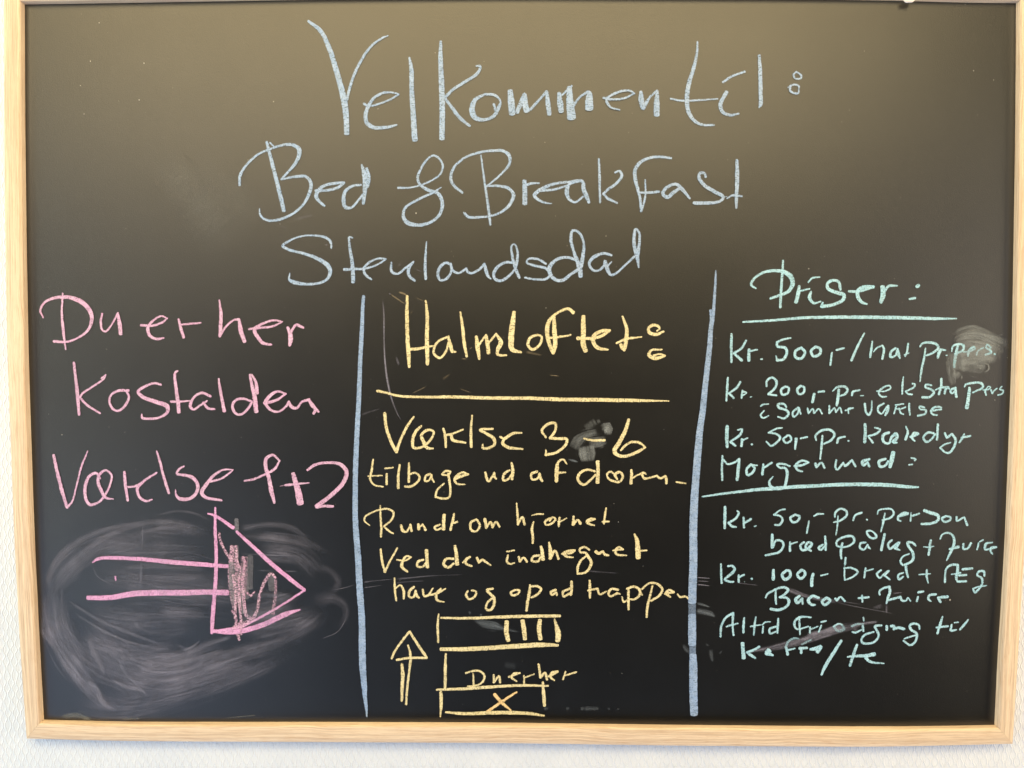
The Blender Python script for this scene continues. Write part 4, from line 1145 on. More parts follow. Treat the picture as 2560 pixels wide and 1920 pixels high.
('map_arrow','yellow','small yellow chalk arrow pointing up beside the sketch plan',"""
-101,-232.4,2.01 -97.8,-225.2,2 -91.5,-216.4,2.17 -86.4,-210,2.17 / -80.5,-219.5,2.5 -73.1,-230.7,2.5
-96.7,-233.2,2.01 -86.1,-231.6,2.17 -72.7,-231.5,2.34
-87.6,-221.2,1.67 -85.7,-229.2,2.34 -86.5,-240.4,2.17 -88.1,-252.4,2.17 -89.4,-269.7,2.01
-92.8,-236.8,2.34 -92,-245.2,3.18 -92.6,-256.5,2.85 -92.9,-266.9,2.01
"""),
('sketch_plan','yellow','yellow chalk sketch plan of two long buildings',"""
-63,-195.5,1.33 -63.8,-205.1,2.33 -63.3,-218.7,1.83
-61.2,-198.7,1.83 -42.7,-199,2.33 -19.2,-198.1,2.66 4.4,-197.2,2.83 34.2,-196.7,2.66
-8.2,-201.3,3.49 -8.6,-210.4,4 -7,-217.2,3.66
4.4,-200.4,3.49 5.6,-208,3.83 6.4,-216,3.5
18.5,-200,3.49 17.7,-207.9,3.83 18.9,-215.9,3.49
29.9,-199.1,1.33 31.8,-205.5,3.49 33,-211,4.82 32.7,-217.4,3.99
-61.6,-224.3,3.17 -42.7,-224.2,3.67 -19.1,-222.9,3.83 4.4,-221.2,4.16 20.1,-220.3,4 33.1,-220.6,2.33
-57.3,-228.2,1.84 -57.7,-240.2,2.67 -57.9,-256.3,2.68
-64.5,-257.5,2.01 -42.8,-256.6,2.67 -19.1,-254.9,2.67 4.5,-253.6,2.34 25,-253.9,1.84
20.9,-251.1,2 21.5,-259.9,3.17 22.3,-270,2.84
-61.3,-259.5,2.68 -61.1,-269.2,3.01 -61.8,-279.7,1.34
-57.4,-276,1.84 -42.8,-277.1,2.85 -19.1,-276.2,3.18 -3.3,-276.1,3.18 12.4,-276.9,2.84 21.9,-278.4,1.84
"""),
('map_cross','orange','chalk X marking the spot in the sketch plan',"""
-0.2,-259.2,1.89 -11.2,-266.5,2.37 -23.8,-275.4,2.37
-17.9,-261.3,3 -12,-268.1,3 -4.9,-274.1,1.74
"""),
('chalk_word','yellow','small yellow chalk words Du er her in the sketch plan',"""
-41.2,-243.8,1.67 -35.7,-242.1,2 -30.2,-242.1,2 -26.2,-245.7,2.17 -27.8,-251.3,1.84 -34.1,-254.2,1.67 -39.6,-254.6,1.67
-35.3,-244.1,1.5 -34.9,-253,2.01
-18.7,-245.3,1.84 -18.7,-251.3,2.17 / -14.3,-246,1.84 -13.6,-251.3,2.17
-6.5,-246.8,1.84 2.1,-243.6,1.84 / -2.6,-244,2.17 -4.2,-247.2,2.34 -0.2,-250.4,1.5
5.7,-245.6,1.67 5.7,-252,1.67
6.5,-247.2,1.5 13.9,-244.3,1.33
17.4,-236.3,2 19,-247.1,2.34 / 22.6,-243.1,2.17 24.2,-248.7,2.17
25.7,-246.3,2 32.8,-242.2,2.17 / 28.1,-243,2.17 27.3,-247.1,2.33 30.1,-249.4,1.5
39.1,-242.2,1.5 37.1,-248.6,1.67
38.3,-245.4,1.5 47.7,-242.5,1.83
"""),
('chalk_word','mint','mint chalk heading Priser with a colon',"""
208,86.7,1.78 207.4,74.5,2.31 206.8,62.6,2.31 206.4,50.3,2.31
186.9,65,1.78 183.3,67.7,2.31 184.5,71.3,2.31 190.7,76.4,2.13 200.2,78.8,2.66 208.1,78,3.38 213.8,74.5,4.26 215.8,69,3.73 212.4,62.6,3.02 206.1,59.8,2.31 198.6,57.1,2.14
221,67,2.31 220,60.2,3.38 218.5,53.9,3.2
221.5,63,1.78 229,64.6,1.6
230.2,62.2,2.13 229.1,57.9,3.02 232.4,53.5,2.31 237.9,54.7,1.42
228.1,69.8,1.6 230.8,72.9,1.78 236.8,73.9,1.42
253.2,64.3,2.31 251.9,69.8,2.49 247.9,71.4,2.49 243.2,69,2.84 243.3,65,2.84 249.7,61.9,3.02 256.1,59.9,3.2 255.4,56.3,3.02 248.3,52.4,2.67 238.8,50.8,2.85 / 239.5,53.9,1.6
260,62.7,2.31 267.1,62.7,2.49 278.9,66.3,2.66 / 272.6,66.3,3.02 267.1,63.5,3.37 267.2,57.9,3.38 270.5,54,2.67 274.1,52.8,1.78
286.1,66.7,3.73 286.6,59.5,4.26 284.8,54,3.02
287,61.9,2.13 290.8,66.7,2.31 297.5,67.1,1.6
313.4,67.3,4.08 313.8,66.5,4.08
307.3,56.8,1.95 311.6,57.6,2.31
"""),
('chalk_underline','mint','mint chalk underline below Priser',"""
177.4,38.6,1.78 200.9,40,2.14 224.7,42,2.49 244.5,42.4,2.85 272.3,42.5,3.02 304.1,42.1,3.02 327.9,41.5,2.66 344.5,41.5,1.24
"""),
('chalk_word','mint','mint chalk price Kr. 500,- on the first price line',"""
168.5,29.2,1.96 168.4,18.8,2.5 168.7,7.2,2.14
180,24,1.96 176.5,18,2.14 170.6,14,2.14 / 176.7,8.5,2.68
182.5,16.8,2.5 182.3,8.5,2.86
183.3,15.7,1.79 188.9,16.9,1.61
191.7,9.3,1.43 193,9.4,1.43
215,26.1,1.6 209.1,24.9,1.96 204.3,22.9,1.96 / 204.4,19.7,2.14 211.2,18.1,2.5 212.1,14.1,2.5 209.4,9.3,2.32 204.6,8.5,2.32 / 203.7,12.1,1.25
223.5,18.5,2.32 218.8,15.7,2.5 219.3,10.9,2.5 223.7,10.1,2.32 226.4,14.9,2.5 223.5,18.5,2.14
234.7,19.3,2.32 231.1,15.7,2.5 233.2,11.8,2.32 238,13.4,2.5 238.3,17.7,2.5 234.7,19.3,2.14
247.5,14.6,1.78 246.5,5,1.96
251,16.7,1.96 257,18.2,1.78
"""),
('chalk_word','mint','mint chalk words /nat pr. on the first price line',"""
272.6,29.7,1.6 267.3,19,2.32 263.1,8.6,2.32
279.1,23.6,1.53 278.4,17.6,2.16 277.7,11.3,2.16
280.4,15.3,1.15 282.6,18.2,1.65 287.1,20.2,1.78 / 288.3,17.6,2.16 287.3,9.9,2.16
297.4,18.2,2.16 294,15.3,2.16 293.8,11.4,2.42 297.5,12.5,1.78 299.1,17.6,1.78 / 299.8,13.6,2.93 301,10.5,1.65
307.2,21.9,1.65 306.5,15.9,2.16 305.2,11.9,1.53
304.3,13.1,1.27 308,14.5,1.14
320.9,18.2,1.53 320.2,12,2.03 318.2,1.7,2.04 317.2,-8,1.27
316.5,19.4,1.4 318.3,21.9,1.91 324.5,22.8,2.16 329.6,21.1,2.41 330.9,18.3,2.29 327,14.8,2.03 321.4,12.5,1.78
332.9,17.1,2.41 331.5,14.3,2.92 330.8,10.9,2.16
333.7,17.1,2.16 336.6,16.8,1.52
337,12.7,1.02 338.1,12.6,1.02
"""),
('chalk_word','mint','mint chalk word pers. over the grey smudge',"""
341.7,16,1.52 342.2,19.4,1.91 346.1,21.4,2.03 350.6,20.6,2.29 350.2,16.6,2.03 344,13.7,1.78
346.1,20,2.16 345.1,14.3,2.8 a0.6 344.2,8.6,2.67 343.7,3.5,2.29
354.3,12.6,2.03 355.3,16.6,2.41 358.6,19.4,2.03 359.8,18,1.78 355.9,16,2.03
350.8,15.4,1.52 354.8,15.5,1.14
361.1,13.2,1.78 362.1,16,1.65 366,18.6,1.52
372,18.9,1.78 369.3,21.2,1.78 368.3,18.9,1.78 371.7,16.6,2.16 372.4,14.9,2.16 367.9,13.2,1.78
375.2,13.9,2.16 375.4,13.7,2.16
"""),
('chalk_word','mint','mint chalk price Kr. 200,- on the second price line',"""
166,-5.2,1.69 165.7,-14.1,2.15 165.1,-23.4,1.84
175.9,-8.6,1.99 172.9,-13.4,2.15 167.1,-17.6,2 / 170.9,-21.3,2
177.7,-15.5,1.84 177.1,-21.3,1.84
177.7,-16.2,1.99 181.1,-17.2,1.23 177.4,-19.6,1.53
183.9,-20.6,1.07 185.3,-20.3,0.77
196.8,-12,1.69 196.7,-7.9,1.99 200.8,-5.1,2.15 204.3,-7.9,2.45 203.7,-12.7,2.3 198.3,-18.2,2.15 / 204.5,-19.2,1.84
211.2,-12.3,2.15 208.1,-14.7,2.3 209.2,-18.5,2.15 213.3,-17.5,2.15 213.9,-13,2.15 211.2,-12.3,1.99
223.5,-11.6,2.15 220.8,-14.7,2.3 222.2,-18.1,2.15 226,-16.7,2.15 226.2,-12.6,2.15 223.5,-11.6,1.99
234.2,-18.1,2.61 233,-24.3,2.45
237.6,-16.4,1.99 242,-15.9,1.99
"""),
('chalk_word','mint','mint chalk word pr. on the second price line',"""
253.6,-14.6,2.45 253.1,-20.8,2.76 252.2,-27,2.3
248.9,-15.7,1.38 252.2,-12.6,1.99 258.4,-12.2,2.14 260.5,-14.6,2.3 258.5,-18,2.14 255.1,-19.4,1.53
264,-19.1,1.99 264.6,-16.3,2.14 270.1,-14.9,1.53
270.8,-19.3,1.07 273.2,-19.3,0.92
"""),
('chalk_word','mint','mint chalk word ekstra',"""
283.7,-15.7,1.4 289.7,-15.7,1.53 294.2,-13.7,1.66 294.1,-11.7,1.66 290.7,-11.7,1.66 285.7,-15.1,2.04 285.1,-17.4,2.04 287.5,-20,1.79 291.2,-20,1.28
304.2,-4.2,1.27 303.7,-9.9,1.91 303.5,-17.9,1.53
311.4,-9.6,1.53 313.4,-10.2,1.66 312.9,-12.2,1.78 309,-14.5,1.66 306.2,-15.7,1.66 / 307.9,-17.7,1.78 311.3,-18.2,1.66
326.5,-11,1.66 322,-10.5,1.91 321.4,-12.2,1.91 326.6,-14.5,2.17 328.4,-16.8,2.17 325.1,-20.2,2.17 319.4,-20.5,2.17
334.1,-5.9,2.42 333.9,-12.2,2.29 332.4,-17.9,2.42
329.5,-14.5,1.4 334,-12.7,2.17 339.6,-12.4,2.04
337.4,-13.9,2.17 336.9,-17.3,2.17
337.3,-14.4,1.78 339.7,-13,1.66 340.5,-13.9,1.53
345.5,-13.2,1.91 342.2,-14.1,2.04 341.3,-16.4,2.04 342.9,-17.3,1.78 345.2,-15,1.78
345.3,-12.8,2.04 345.6,-16.7,2.29 346.2,-20.1,2.42
"""),
('chalk_word','mint','mint chalk word pers at the end of the second price line',"""
356.4,-12.7,2.42 355.8,-20.1,3.06 354.6,-29,3.31
352.4,-12.1,1.53 353.2,-10.4,1.78 358.9,-9,2.04 365.7,-9.5,2.29 366.9,-12.1,2.16 362.4,-15,1.91 358.8,-16.7,1.66
367.1,-14.5,1.4 371.5,-13.9,1.53 372.7,-12.4,1.4 371.2,-11.7,1.4 369.7,-13.7,1.78 368.7,-16.1,2.04 369.6,-18.8,1.4
373.3,-14.4,1.65 374.3,-17.3,1.65 / 375.5,-15.5,1.4 377.9,-13.4,1.4
381.7,-11.8,1.53 380,-13.8,1.65 382.9,-15.2,1.78 382.4,-17.2,1.78 378.8,-18.6,1.4
"""),
('chalk_word','mint','mint chalk words i samme',"""
195.1,-31.3,1.38 192.4,-35.1,2 194.5,-37.1,1.69 198.6,-35.4,1.38
192.3,-27.8,1.54 194.3,-26.4,1.69 198.4,-26.1,1.23
212.5,-28.5,1.84 210.7,-26.1,1.99 206,-26.4,2.15 206.7,-28.8,2.15 212.9,-31.2,2.3 214.3,-34,2.3 210.9,-37.4,2 206.1,-36.1,1.69
221.8,-28.8,1.84 217.7,-32.6,2 218.5,-36,1.84 221.8,-33.3,1.84 222.4,-29.1,1.84 / 223.9,-33.9,1.69
229.3,-29.5,1.69 230.1,-33.6,1.69 / 233.4,-29.8,1.53 234.5,-33.2,1.69 / 238.2,-29.8,1.53 240.7,-33.6,1.69
246.4,-27.4,1.69 246.5,-33.2,1.84 / 250.5,-29.1,1.53 251.6,-32.5,1.69 / 254.6,-28.7,1.53 256.1,-32.8,1.53
259.1,-31.1,1.38 265.2,-29,1.53 / 261.5,-29.7,1.69 261.6,-33.2,1.53
"""),
('chalk_word','mint','small mint chalk word værelse under the second price line',"""
274.4,-25.6,1.99 275.6,-32.5,1.99 277.7,-34.5,1.99 279.6,-30.4,1.84 279.8,-23.5,1.38
289.3,-25.4,1.79 285.4,-27.7,2.04 284.9,-31.7,1.92 287.8,-33.5,1.66 290.6,-30,1.79 292.8,-27.1,1.91 292.3,-31.1,2.94 290.7,-34.6,2.04
297.5,-33.4,1.53 298.5,-29.4,1.66 299.1,-27.7,1.4
298.5,-26.5,1.53 304.7,-25.7,1.53
298.5,-29.4,1.4 301.4,-30,1.53 306.5,-28.3,1.53
301.4,-29.4,1.66 302.6,-32.8,1.79 304.9,-34,1.28
309.2,-25.4,1.79 309.4,-30,2.04 310,-34.3,1.66
321.3,-28.5,1.53 317.3,-27.7,1.79 317.9,-29.9,1.53 322.5,-30.5,2.04 322,-33.4,1.91 316.3,-35.1,1.91
326.8,-31.1,1.66 334.4,-29.9,1.79 / 334.4,-28.5,1.79 329.8,-28.2,1.91 326.5,-31.1,2.04 327.7,-33.9,1.91 331.4,-34.5,1.28
"""),
('chalk_word','mint','mint chalk price Kr. 50,- pr. before kæledyr',"""
166.1,-43.7,2.92 165.9,-52.7,3.23 166.3,-60.3,2.46
174.4,-46.8,1.38 177.8,-46.1,2 176.8,-49.9,2.15 168.7,-56.2,2.16 / 172.9,-59.3,2
177.9,-54.1,2.31 177.7,-59.6,2.31
178.3,-54.8,1.69 182.4,-53,1.69
185.6,-58.1,2.15 185.9,-58.2,2.15
209.4,-45,1.54 205.6,-45.4,1.84 198.8,-48.8,1.69 / 205,-49.9,2 208.1,-52.6,2.15 205.8,-56.1,2.15 201,-59.2,2 197.2,-55.8,1.54
213.9,-50.9,2 210.5,-54,2.15 212.7,-56.8,2 216.7,-54.7,2.15 215.6,-51.2,2 213.9,-50.9,1.84
220.8,-53.6,2.61 220,-61.6,1.85
224.3,-53.3,1.84 229.4,-52.2,1.84
241.4,-51.2,1.84 240.9,-59.4,2.15 240,-69.5,1.69
236.6,-54.6,1.69 235.9,-51.2,2 240.6,-47,2.15 246.8,-46.3,2.15 250.9,-49.7,2.15 248.3,-54.6,2.15 242.9,-57.4,1.69
253.1,-56.6,2.15 254.1,-53.2,2.15 259.2,-51.8,1.69
261.7,-55.1,1.54 262.4,-55.1,1.54
"""),
('chalk_word','mint','mint chalk word kæledyr',"""
274.8,-41.8,2.3 275.2,-48.3,2.61 274.9,-55.9,2.92
282.7,-44.5,1.53 286.8,-46.2,1.99 284.5,-49,2.15 277.7,-51.4,1.84 / 281.3,-56.6,2
293.8,-48.4,2.43 289.3,-50.7,2.69 290,-55.9,2.56 294.1,-57,1.92 296.2,-51.8,2.43 299.6,-49.5,3.2 300.2,-53,2.94 297.4,-55.8,3.2 300.3,-56.4,1.66
307.1,-43.7,1.66 308.7,-47.8,2.17 307.1,-53.8,2.68
311,-51.8,2.56 316.7,-49.5,2.94 / 313.3,-48.9,2.43 312.2,-52.9,2.17 314.6,-55.2,1.53
329.2,-48.9,1.92 324.6,-48.3,2.17 321,-52.3,2.17 323.7,-55.8,2.17 327.6,-53.5,1.92 330.4,-49.4,1.66
332.2,-42,2.3 332,-47.7,2.17 331.9,-54,2.04
337.8,-48.8,2.04 339.6,-52.3,2.43 / 343.5,-49.4,1.92 / 346.5,-54,2.43 344.9,-60.3,2.3 341.6,-64.4,2.17 338.2,-63.8,1.79 334.4,-60.3,1.79 / 337.5,-58,1.79 342.5,-56.3,1.41
353.2,-49.4,1.53 351.6,-52.8,2.17 349.4,-56.3,1.53
351,-52.2,1.79 357.8,-51.1,2.04
"""),
('chalk_word','mint','mint chalk heading Morgenmad with a colon',"""
162.7,-67.3,1.69 162.4,-77,2 162.9,-86.7,2.01
163,-70,1.7 166.9,-73.8,1.85 171.7,-72.8,1.85 176.1,-69.7,2 / 175.5,-76.9,2.93 174.6,-86.3,2.78
185.5,-74.1,2.16 182.1,-77.6,2.31 182.8,-82.5,2.16 186.3,-81.1,2.16 188.3,-76.9,2 185.8,-74.5,2 190.3,-74.8,1.39
195.1,-74.1,2 194.5,-82.1,2.47
195.1,-76.9,1.85 201.9,-72.7,2
216.1,-75.4,1.69 211.6,-73.7,2 206.1,-74.1,2 208.2,-76.5,2 212.3,-76.8,2.16 214.1,-80.3,2.62 213.5,-86.5,2.62 211.9,-92.1,2.31 207.1,-93.5,2.78 201.6,-92.1,2.93 200.1,-88,2 202.8,-83.8,1.39
219.9,-75.4,2.16 226,-74.4,2.16 230.8,-72.3,2 / 226,-70.9,2 221.2,-74,2.46 222,-78.2,2.16 226.1,-79.6,1.54
236.3,-73.3,2.46 237.1,-76.1,2.15 / 241.1,-72.6,1.85 243.6,-76.7,1.85
252.7,-70.5,1.85 252.2,-76,2.15 253.6,-78.1,1.85 258.3,-72.5,1.85 / 259.7,-75,2.31 265.1,-70.5,2 / 268,-75.3,2
278.8,-69.7,2.15 273.4,-71.8,2.92 274.1,-74.6,2.31 277.5,-72.1,2 / 278.9,-75.3,2.15
291.5,-69.4,2.43 286.4,-71.4,2.69 287.6,-75.5,2.43 291,-74.9,2.18 293.8,-71.4,2.43
297.6,-63.9,3.45 296.6,-69.7,3.97 295.1,-76,2.95
312,-68.5,1.79 315.5,-69.6,1.66 314.4,-70.8,1.28
309.9,-74,1.28 312.7,-73.7,1.54
"""),
('chalk_underline','mint','mint chalk underline below Morgenmad',"""
147,-100.2,1.08 148.6,-99.8,1.55 162.4,-97.8,2.01 176.2,-96,2.32 189.9,-94.3,2.78 203.7,-93.2,3.24 217.4,-92.1,3.08 238,-91,3.08 258.6,-89.9,3.23 279.3,-89.8,3.23 292.5,-90.1,3.23 309.7,-91.6,2.92 318.1,-91.9,1.54
"""),
('chalk_word','mint','mint chalk price Kr. 50,- pr. before person',"""
165.4,-108.2,2.16 165.3,-117,2.63 165.4,-125.3,2.32
174.9,-111.3,1.55 176.3,-112.7,2.01 174.3,-116.9,2.01 168.4,-121.1,2.17 / 170.9,-123.6,2.17 174.4,-124.3,1.7
180.1,-116.6,2.01 180.6,-124.6,2.01
180.9,-121.1,2.01 186,-117.9,2.16
188.9,-123.7,1.39 190.2,-123.2,1.24
213.1,-109.8,1.54 209.3,-110.5,1.7 204.2,-114.4,1.7 / 209.4,-115.4,1.85 211.2,-118.2,2.01 208.8,-122.4,2.01 205.1,-122.4,1.85
221.1,-114.3,2.16 217.4,-116.8,2.32 219.2,-120.3,2.16 223.6,-118.9,2.32 224.4,-115.4,2.16 221.1,-114.3,2.01
232.1,-119.5,1.54 231.3,-124.4,2.01 230.5,-129,1.55
236,-115.2,1.39 239,-113.6,2.01 243.5,-113.6,1.39
255,-114.9,1.39 254.7,-122.9,1.7 253.8,-130.3,1.39
252.5,-116,1.54 252.8,-112.5,2.01 256.8,-109.3,2 261.4,-111.1,2.16 261.8,-114.5,2.16 257,-118.7,2.01 251.6,-120.2,1.39
267,-118.7,1.7 268.7,-114.5,2.01 273.8,-112.4,2
278,-117.8,1.7 278.2,-118.1,1.7
"""),
('chalk_word','mint','mint chalk word person',"""
292.2,-113,1.54 291.2,-119.4,2.18 289.3,-127.6,1.41
286.2,-113.6,1.28 287.2,-110.7,1.67 291.8,-109.3,1.8 297.5,-109.8,1.8 299.3,-113,2.05 296.5,-116.5,2.06 290.3,-118.3,1.54
302.8,-115.3,2.18 310.2,-113,2.95 / 306.8,-113,2.95 302.8,-115.9,2.31 302.9,-118.2,2.06 305.2,-119.1,1.28
312.8,-112.4,1.28 312.7,-119.1,1.54
314.3,-114.7,2.05 319.4,-113,1.67
323.3,-110.6,2.82 329.1,-112.6,2.95 334.3,-114.6,2.69 334.4,-118.1,2.57 329.3,-120.8,2.44 321.3,-121.4,2.05
340.6,-114.9,2.05 337.5,-117,2.18 339.6,-119.6,2.05 343.6,-118.1,2.05 344.4,-116.1,1.8 340.6,-114.9,1.92
349,-115.8,2.05 349.3,-118.7,1.92 355,-115.7,1.67 / 357.5,-122.1,2.18
"""),
('chalk_word','mint','mint chalk word brød below person',"""
203.1,-130.4,2.32 203.3,-140.6,2.79
204,-140.6,1.86 206.3,-135,2.01 211.1,-135.7,2.17 212.2,-139.2,2.17 209.2,-144.1,2.17 198.2,-146.9,2.17
217.4,-136.3,1.86 217.5,-143.3,2.17
218.1,-137.7,1.7 223.2,-136.3,1.39
228.4,-136.3,2.16 225.7,-139.1,2.32 227.2,-142.6,2.17 232,-141.2,2.63 234.7,-137.7,2.63 231.9,-136.3,2.16 229.9,-140.5,2.32 234.1,-143.3,1.86
243.6,-138.3,2.01 240.2,-140.5,2.16 241.7,-142.5,1.86 245.1,-139.7,1.86
245.2,-131.7,2.01 245.7,-136.9,2.32 245.8,-142.5,2.01
"""),
('chalk_word','mint','mint chalk word pålæg',"""
259.1,-136.9,2.01 257.9,-143.2,2.47 258.4,-149.5,1.7
258.9,-140.4,1.85 254.7,-139,1.85 254.6,-135.5,2.01 260.1,-132,2.16 267,-131.6,2.16 268.4,-135.5,2.16 264.4,-139,2.01 259.6,-140.4,1.7
277.5,-136.4,1.8 273.5,-137,2.06 273,-140.5,2.06 275.9,-142.2,1.8 279.2,-138.1,1.67 / 279.9,-140.4,2.06 281.3,-141.3,1.42
280.7,-126.7,1.8 278.2,-127.6,1.93 280.3,-131.7,2.06 283.7,-133.1,2.06 285.9,-131.7,2.06 283.6,-128.2,1.8 280.7,-126.7,1.67
292.3,-129.6,2.44 291.2,-135.1,2.44 290,-142.4,2.45
298.1,-134.5,2.19 295.3,-137.5,2.19 296.6,-141.5,2.06 300,-139.2,2.32 303.9,-136.3,2.7 301.1,-140.9,2.83 / 304.6,-142.4,1.42
317.2,-138.8,1.8 314.2,-136.2,2.06 310.8,-136.2,2.44 311.4,-139.1,2.44 315,-144.4,2.44 315.2,-150.2,2.32 311.2,-153.1,2.19 307.2,-154.3,2.06 305.4,-150.8,2.06 307.6,-147.3,1.8 312.2,-145.3,1.42
"""),
('chalk_word','mint','mint chalk plus and word Juice ending the bread line',"""
329.1,-134.4,2.19 328.4,-140.3,2.44 327.7,-146.1,2.06
323.5,-139.7,1.03 327.5,-140,1.54 331.8,-139.1,0.9
336.5,-133.2,1.67 338.2,-129.7,1.67 342.1,-128.3,1.8 346.2,-130.3,2.18 347.8,-134.9,2.44 346.5,-140.8,2.44 344.3,-145.4,2.44 342.2,-150.4,1.42
344.2,-141.4,2.06 351.1,-139.6,2.7
355,-137.2,1.8 355.1,-141.3,2.06 358.6,-140.7,1.8 361,-136.6,2.18
367,-136.6,1.8 366,-141.6,1.67
367.6,-135.5,1.28 370.4,-134,1.67
377.9,-136,1.54 372.8,-137.2,2.31 372.4,-141.8,2.44 374.6,-141.8,1.28
374.1,-141.5,1.8 380.9,-139.8,2.31 / 376.9,-140.1,1.8 376.7,-143,2.06 378.2,-145.3,1.28
"""),
('chalk_word','mint','mint chalk price Kr. 100,-',"""
162.7,-154.1,1.55 163,-162.5,2.17 163.4,-169.5,1.86
168.3,-155.8,1.71 172.1,-155.8,2.17 173.5,-158.9,2.64 168.7,-163.9,2.33 166,-166.7,2.17 169.5,-168.4,2.02 172.9,-168.6,1.55
177,-163.1,1.86 177.1,-168.4,2.17
177.7,-164.5,1.86 181.2,-162.8,1.86
181.7,-168.3,0.93 181.8,-168.5,0.93
187.3,-166,2.02 187.6,-166.1,2.02
204.6,-158.8,2.48 204.6,-166.2,2.95
215,-159.1,2.48 211.6,-162.3,2.79 213.8,-166.5,2.64 217.9,-163.7,2.79 217.4,-159.5,2.48 215,-159.1,2.32
226.8,-158.7,2.32 223.7,-162.2,2.48 226.2,-165.7,2.48 229.9,-162.2,2.48 228.9,-159.4,2.17 226.8,-158.7,2.17
236.2,-161.8,2.48 235.2,-166.4,2.94 235.3,-171.3,2.95
242.4,-163.2,1.55 247.9,-161.8,1.39
"""),
('chalk_word','mint','mint chalk word brød after Kr. 100,-',"""
261.8,-148.8,2.17 261.6,-154,1.86
a0.4 261.4,-153.7,1.24 261.1,-158.6,1.08
261,-157.2,1.39 261.1,-160.7,1.55 261.4,-166.3,1.39
260.6,-157.2,1.39 266.1,-156.8,1.86 271.7,-160,2.01 267.7,-164.2,1.86 261.5,-166.7,1.55
277.9,-157.1,1.8 277,-164.7,1.81
278,-159.4,1.55 284,-157.6,1.42
290.1,-158.5,1.8 287,-161.4,2.19 289.1,-164.9,1.81 292.4,-162,1.8 296.4,-159,2.06 293,-162.9,2.06 / 297.2,-166.1,1.55
308,-160.7,1.68 304,-162.5,2.06 304.6,-166,2.06 308,-163.7,1.8
309.8,-153.7,2.19 310.2,-158.4,2.45 311.8,-164.2,1.8
"""),
('chalk_word','mint','mint chalk plus and word Æg',"""
320.4,-162.2,1.42 329.5,-161.4,1.29
326.6,-158.3,1.8 326.7,-163.6,2.06 328,-168.9,1.16
341.2,-168.2,2.06 341.3,-161.8,1.93 341.8,-157.7,1.8 345.7,-154.2,2.19 350.9,-154.2,2.44 / 351,-158.8,2.7 350.1,-165.3,2.19 351.3,-167.6,1.42
346.2,-161.8,1.54 353.4,-160.6,1.54
355,-157.6,2.19 362.5,-156.9,2.19
352.3,-162.6,2.06 358,-162.3,2.06
351,-167.6,2.06 357.9,-167.3,2.06
372.4,-162.8,1.8 371.7,-159.3,2.19 367.7,-159.6,2.19 366.6,-162.3,1.8 370.2,-164.6,2.19 370.8,-168.7,2.19 368.1,-173.4,2.06 365.3,-176.3,2.19 363.5,-173.4,1.67 / 366.9,-171.9,1.67 374.1,-170.7,1.42
"""),
('chalk_word','mint','mint chalk word Bacon',"""
206.7,-175.7,1.71 206.8,-181.3,2.02 207.2,-186.2,1.71
198.8,-181.3,1.71 200.1,-178.5,2.02 205.6,-175,2.02 212.5,-172.8,2.17 216.7,-174.6,2.33 214.7,-177.7,2.17 209.9,-180.9,1.86 / 215.4,-181.3,2.17 217.5,-184.1,2.64 215.5,-188.3,2.33 209.3,-191.2,2.49 203.1,-190.5,2.49
225.8,-179.8,2.48 222.7,-182.6,2.95 224.2,-185.5,2.48 227.9,-181.9,2.17 / 228.3,-186.1,1.86
241,-181.2,2.17 236.2,-179.8,2.64 232.8,-183.3,2.79 235.6,-186.8,2.48 238.4,-186.8,1.55
247.3,-181.1,2.48 243.9,-184,2.64 246,-186.8,2.48 250.1,-183.2,2.64 247.3,-181.1,2.33
254.2,-181.8,2.17 255.6,-183.2,2.17 / 258.3,-180.4,1.71 261.9,-183.9,1.86
"""),
('chalk_word','mint','mint chalk plus and word Juice after Bacon',"""
273,-181.4,2.07 280.8,-180.5,2.07
275.6,-179.3,2.07 276,-184.3,1.81
289.7,-178.4,1.81 289.3,-176,1.94 292.7,-173.1,2.06 297.3,-171.9,2.32 / 297.7,-176.6,2.45 296.3,-180.7,2.45 295.3,-185.4,1.68
296.1,-183,2.07 306.1,-180.1,2.06 / 307.4,-183,2.19 310.8,-183,1.81 311.9,-180.6,1.29 314.3,-183.6,1.29
320,-180,1.81 319.2,-183.5,2.06
320.1,-176.5,2.06 324.2,-175.6,2.06
334.3,-177.9,2.19 329.1,-178.8,2.32 328.3,-181.7,2.19 330.4,-183.5,1.55
336.1,-180.5,2.45 337.3,-182.9,2.58 338.2,-184.3,1.81
336.1,-180.5,2.19 343.6,-179.9,2.71
"""),
('chalk_word','mint','mint chalk word Altid',"""
163.2,-212.9,1.87 163.7,-204.8,2.02 167.1,-197.7,2.02 173,-193.8,2.18 / 172.7,-202.6,2.02 173.6,-211.8,1.71
167.9,-204.8,1.71 176.9,-202.2,1.56
181.9,-197.6,1.56 181.4,-204,2.18 181.5,-209.6,2.02
191.1,-196.9,1.55 190.1,-204.7,2.18 189.9,-211.4,1.56
187,-204.7,1.71 195,-203.2,1.4
197.1,-204.6,1.71 196.8,-209.9,1.71
196.4,-203.2,1.56 199.1,-201.1,1.55 202.9,-200.7,1.24
207.5,-204.6,1.87 202.3,-206.7,2.18 202.7,-210.3,1.87 207.6,-208.8,1.71
209.1,-198.2,1.86 208.9,-203.9,2.18 208.6,-209.9,1.56
"""),
('chalk_word','mint','mint chalk word fri',"""
235.1,-197,1.71 228.2,-196.7,2.02 223.4,-198.9,2.18 222,-203.1,2.18 224.2,-206.6,1.71 233.2,-204.5,1.55
225.7,-196.7,1.71 226.2,-203.8,2.02 226.7,-210.9,1.55
234.6,-205.2,1.86 234.7,-209.8,1.71
236,-206.6,1.55 240.8,-204.4,1.4
243.6,-203.7,1.71 241.6,-208.7,1.71
243.5,-200.9,1.71 247.3,-199.8,1.71
"""),
